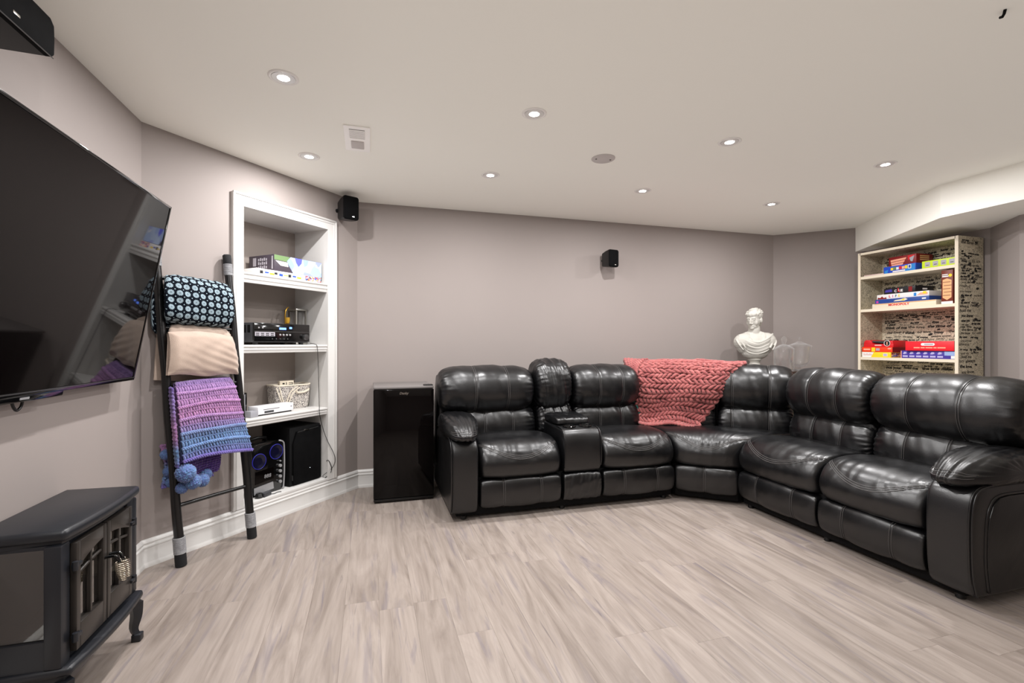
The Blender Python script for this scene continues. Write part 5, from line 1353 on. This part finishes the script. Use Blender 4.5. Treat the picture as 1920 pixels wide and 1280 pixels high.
t, F, hx, hy, h = game('board_game', 'long cream box lettered MONOPOLY at the bottom of the middle shelf stack', 0.115, 0.625, 0.02, 0.26, GZ, GZ + 0.042, 'card_cream', 0)
obj('lettering', MB(F).text('MONOPOLY', -0.03, 0.024, 0.026, -hy - 0.0003, width=0.17, bold=0.001), 'card_red', t, 0)
obj('gold_band', MB(F).box(-hx + 0.02, hx - 0.002, -hy - 0.0003, -hy + 0.0005, 0.033, 0.041), 'card_wood', t, 0)
t, F, hx, hy, h = game('board_game', 'navy blue game box with yellow emblem second from the bottom of the middle stack', 0.13, 0.565, 0.035, 0.255, GZ + 0.0425, GZ + 0.080, 'card_navy', 0)
b = MB(F)
b.extr([(-0.06, 0.012), (-0.045, 0.022), (0.0, 0.026), (0.035, 0.034), (0.055, 0.022), (0.03, 0.012)], -hy - 0.0008, -hy + 0.0005, mi=0)
b.extr([(0.0, 0.016), (0.02, 0.029), (0.034, 0.029), (0.026, 0.014)], -hy - 0.0014, -hy + 0.0005, mi=1)
b.box(-0.207, -0.188, -hy - 0.0008, -hy + 0.0005, 0.008, 0.026, mi=2); b.box(0.165, 0.195, -hy - 0.0008, -hy + 0.0005, 0.013, 0.024, mi=3)
obj('front_print', b, ['card_cream', 'card_yellow', 'card_magenta', 'card_white'], t, 0)
t, F, hx, hy, h = game('board_game', 'white game box with coloured LIFE tiles third in the middle stack', 0.135, 0.555, 0.05, 0.255, GZ + 0.0805, GZ + 0.123, 'card_white', 0)
for k, (ch, m) in enumerate(zip('LIFE', ('card_red', 'card_magenta', 'card_teal', 'card_yellow'))):
    obj('letter_tile', MB(F).text(ch, -0.10 + k * 0.026, 0.021, 0.028, -hy - 0.0003, bold=0.0012), m, t, 0)
b = MB(F)
b.extr([(-0.205, 0.002), (-0.125, 0.002), (-0.13, 0.018), (-0.15, 0.012), (-0.165, 0.028), (-0.18, 0.014), (-0.2, 0.02)], -hy - 0.0008, -hy + 0.0005, mi=0)
b.box(0.095, 0.115, -hy - 0.0008, -hy + 0.0005, 0.006, 0.034, mi=1); b.extr([(0.12, 0.012), (0.145, 0.032), (0.20, 0.034), (0.20, 0.012)], -hy - 0.0008, -hy + 0.0005, mi=2)
b.box(0.165, 0.19, -hy - 0.0014, -hy + 0.0005, 0.02, 0.04, mi=3)
obj('front_print', b, ['card_darkred', 'card_sky', 'card_peach', 'card_yellow'], t, 0)
t, F, hx, hy, h = game('board_game', 'black game box lettered CLUE on top of the middle shelf stack', 0.185, 0.455, 0.065, 0.26, GZ + 0.1235, GZ + 0.176, 'card_black', -4)
obj('lettering', MB(F).text('C  UE', -0.005, 0.022, 0.030, -hy - 0.0003, bold=0.001), 'card_white', t, 0)
obj('red_letter', MB(F).text('L', -0.002, 0.028, 0.042, -hy - 0.0006, bold=0.002), 'card_red', t, 0)
b = MB(F)
b.extr([(-0.125, 0.018), (-0.06, 0.018), (-0.065, 0.042), (-0.12, 0.038)], -hy - 0.0008, -hy + 0.0005, mi=0); b.box(0.08, 0.11, -hy - 0.0008, -hy + 0.0005, 0.008, 0.048, mi=1)
b.box(hx - 0.0005, hx + 0.0008, -0.02, 0.03, 0.02, 0.034, mi=2)
obj('front_print', b, ['card_purple', 'card_darkred', 'card_white'], t, 0)
t, F, hx, hy, h = game('block_tower_game', 'tall brown game box with wooden block picture standing at the right of the middle shelf', 0.662, 0.740, 0.02, 0.10, GZ, GZ + 0.265, 'card_brown', 0)
b = MB(F)
b.extr([(-0.03, 0.05), (0.0, 0.03), (0.03, 0.05), (0.031, 0.185), (0.0, 0.2), (-0.03, 0.19)], -hy - 0.0008, -hy + 0.0005, mi=0)
for k in range(5): b.box(-0.028 + 0.006 * (k % 2), 0.024 + 0.006 * (k % 2), -hy - 0.0012, -hy + 0.0005, 0.065 + k * 0.026, 0.069 + k * 0.026, mi=1)
b.box(-0.034, 0.01, -hy - 0.0008, -hy + 0.0005, 0.212, 0.221, mi=2); b.box(-0.034, 0.006, -hy - 0.0008, -hy + 0.0005, 0.227, 0.234, mi=2)
b.extr([(0.022 + 0.012 * math.cos(a), 0.222 + 0.012 * math.sin(a)) for a in np.linspace(0, 2 * PI, 14, endpoint=False)], -hy - 0.0012, -hy + 0.0005, mi=3)
b.box(-hx, hx, -hy - 0.0008, -hy + 0.0005, 0.0, 0.020, mi=2)
obj('front_print', b, ['card_wood', 'card_brown', 'card_white', 'card_yellow'], t, 0)
GZ = 1.032
t, F, hx, hy, h = game('board_game', 'half white, half yellow game box at the bottom left of the lower shelf', 0.022, 0.275, 0.02, 0.24, GZ, GZ + 0.047, 'card_yellow', 0)
b = MB(F)
b.extr([(-hx, 0.001), (-0.045, 0.001), (-0.02, 0.046), (-hx, 0.046)], -hy - 0.0008, -hy + 0.0005, mi=0)
b.box(0.062, 0.10, -hy - 0.0008, -hy + 0.0005, 0.010, 0.036, mi=1); b.box(0.068, 0.094, -hy - 0.0014, -hy + 0.0005, 0.014, 0.032, mi=2); b.box(0.035, 0.052, -hy - 0.0008, -hy + 0.0005, 0.012, 0.026, mi=3)
obj('front_print', b, ['card_white', 'card_cream', 'card_lilac', 'card_lime'], t, 0)
b = MB(F)
for k in range(6): b.box(-0.112 + k * 0.013, -0.102 + k * 0.013, -hy - 0.0014, -hy, 0.016, 0.033 - 0.004 * (k % 2))
obj('title_print', b, 'card_pink', t, 0)
b = MB(F); b.box(hx - 0.0005, hx + 0.0008, -0.10, 0.10, 0.006, 0.042); obj('side_print', b, 'confetti', t, 0)
t, F, hx, hy, h = game('board_game', 'orange-red game box lying on the white and yellow box', 0.022, 0.29, 0.02, 0.25, GZ + 0.0475, GZ + 0.092, 'card_orange', 0)
b = MB(F)
b.box(-0.12, -0.06, -hy - 0.0008, -hy + 0.0005, 0.016, 0.030, mi=0); b.box(-0.047, -0.015, -hy - 0.0008, -hy + 0.0005, 0.004, 0.040, mi=1)
b.box(-0.008, 0.025, -hy - 0.0008, -hy + 0.0005, 0.012, 0.034, mi=2); b.box(0.095, 0.122, -hy - 0.0008, -hy + 0.0005, 0.026, 0.036, mi=0)
b.box(hx - 0.0005, hx + 0.0008, -hy, hy, 0.001, h - 0.001, mi=3)
obj('front_print', b, ['card_peach', 'card_yellow', 'card_grey', 'card_darkred'], t, 0)
t, F, hx, hy, h = game('toy_set', 'red moulded toy case with a round emblem on top of the orange-red box', 0.03, 0.29, 0.03, 0.24, GZ + 0.0925, GZ + 0.12, 'card_red', 0)
b = MB(F)
b.extr([(-0.13, 0.02), (-0.13, 0.045), (-0.115, 0.062), (-0.075, 0.062), (-0.06, 0.045), (-0.05, 0.02)], -hy + 0.002, hy - 0.02, bev=0.004)
b.extr([(0.05, 0.02), (0.055, 0.052), (0.12, 0.058), (0.13, 0.02)], -hy + 0.002, hy - 0.02, bev=0.004)
obj('raised_end', b, 'card_red', t)
b = MB(F); b.extr([(-0.06, 0.044), (0.055, 0.036), (0.055, 0.044), (-0.06, 0.056)], -hy + 0.01, hy - 0.03); obj('grey_tray', b, 'dark_grey', t, 0)
obj('emblem_ring', MB(F).tube([(0.078 + 0.025 * math.cos(a), -hy - 0.001, 0.033 + 0.025 * math.sin(a)) for a in np.linspace(0, 2 * PI, 28, endpoint=False)], 0.0022, 6, closed=True), 'card_white', t, 180)
b = MB(F); b.extr([(0.078 + 0.022 * math.cos(a), 0.033 + 0.022 * math.sin(a)) for a in np.linspace(0, 2 * PI, 20, endpoint=False)], -hy - 0.001, -hy + 0.001); b.box(0.074, 0.082, -hy - 0.002, -hy, 0.018, 0.046, mi=1)
obj('emblem_disc', b, ['card_black', 'card_peach'], t, 0)
b = MB(F); b.box(-0.03, 0.03, -hy - 0.0008, -hy + 0.0005, 0.010, 0.020); obj('label_strip', b, 'card_pink', t, 0)
t, F, hx, hy, h = game('board_game', 'purple box with six pale logos at the right of the lower bookcase shelf', 0.352, 0.752, 0.03, 0.24, GZ, GZ + 0.064, 'card_purple', 0)
b = MB(F)
for k in range(6):
    x = -0.185 + k * 0.052
    b.extr([(x, 0.036), (x + 0.012, 0.054), (x + 0.034, 0.052), (x + 0.026, 0.046), (x + 0.036, 0.040), (x + 0.014, 0.034)], -hy - 0.0008, -hy + 0.0005, mi=0)
    b.box(x, x + 0.04, -hy - 0.0008, -hy + 0.0005, 0.010, 0.024, mi=0)
b.box(0.125, hx - 0.004, -hy - 0.0008, -hy + 0.0005, 0.028, 0.060, mi=1); b.box(0.17, hx - 0.003, -hy - 0.0012, -hy + 0.0005, 0.004, 0.026, mi=2); b.box(-hx, -hx + 0.006, -hy - 0.0012, -hy + 0.0005, 0.001, 0.062, mi=3)
obj('front_print', b, ['card_lilac', 'card_pale', 'card_white', 'card_peach'], t, 0)
t, F, hx, hy, h = game('board_game', 'wide bright red game box with a white oval label on the purple box', 0.398, 0.745, 0.015, 0.24, GZ + 0.0645, GZ + 0.142, 'card_bright', 2)
b = MB(F)
b.extr([(-0.045 + 0.012 * math.cos(a) if math.cos(a) < 0 else 0.03 + 0.012 * math.cos(a), 0.052 + 0.011 * math.sin(a)) for a in np.linspace(0.01, 2 * PI + 0.01, 24, endpoint=False)], -hy - 0.0008, -hy + 0.0005, mi=0)
b.box(-0.032, 0.03, -hy - 0.0014, -hy, 0.047, 0.057, mi=1)
x = -0.11
for wl in (0.045, 0.030, 0.050, 0.022, 0.055): b.box(x, x + wl, -hy - 0.0008, -hy + 0.0005, 0.020, 0.029, mi=2); x += wl + 0.006
obj('front_print', b, ['card_white', 'card_grey', 'card_peach'], t, 0)
obj('side_face', MB(F).box(hx - 0.0005, hx + 0.0008, -hy, hy, 0.001, h - 0.001), 'card_darkred', t, 0)
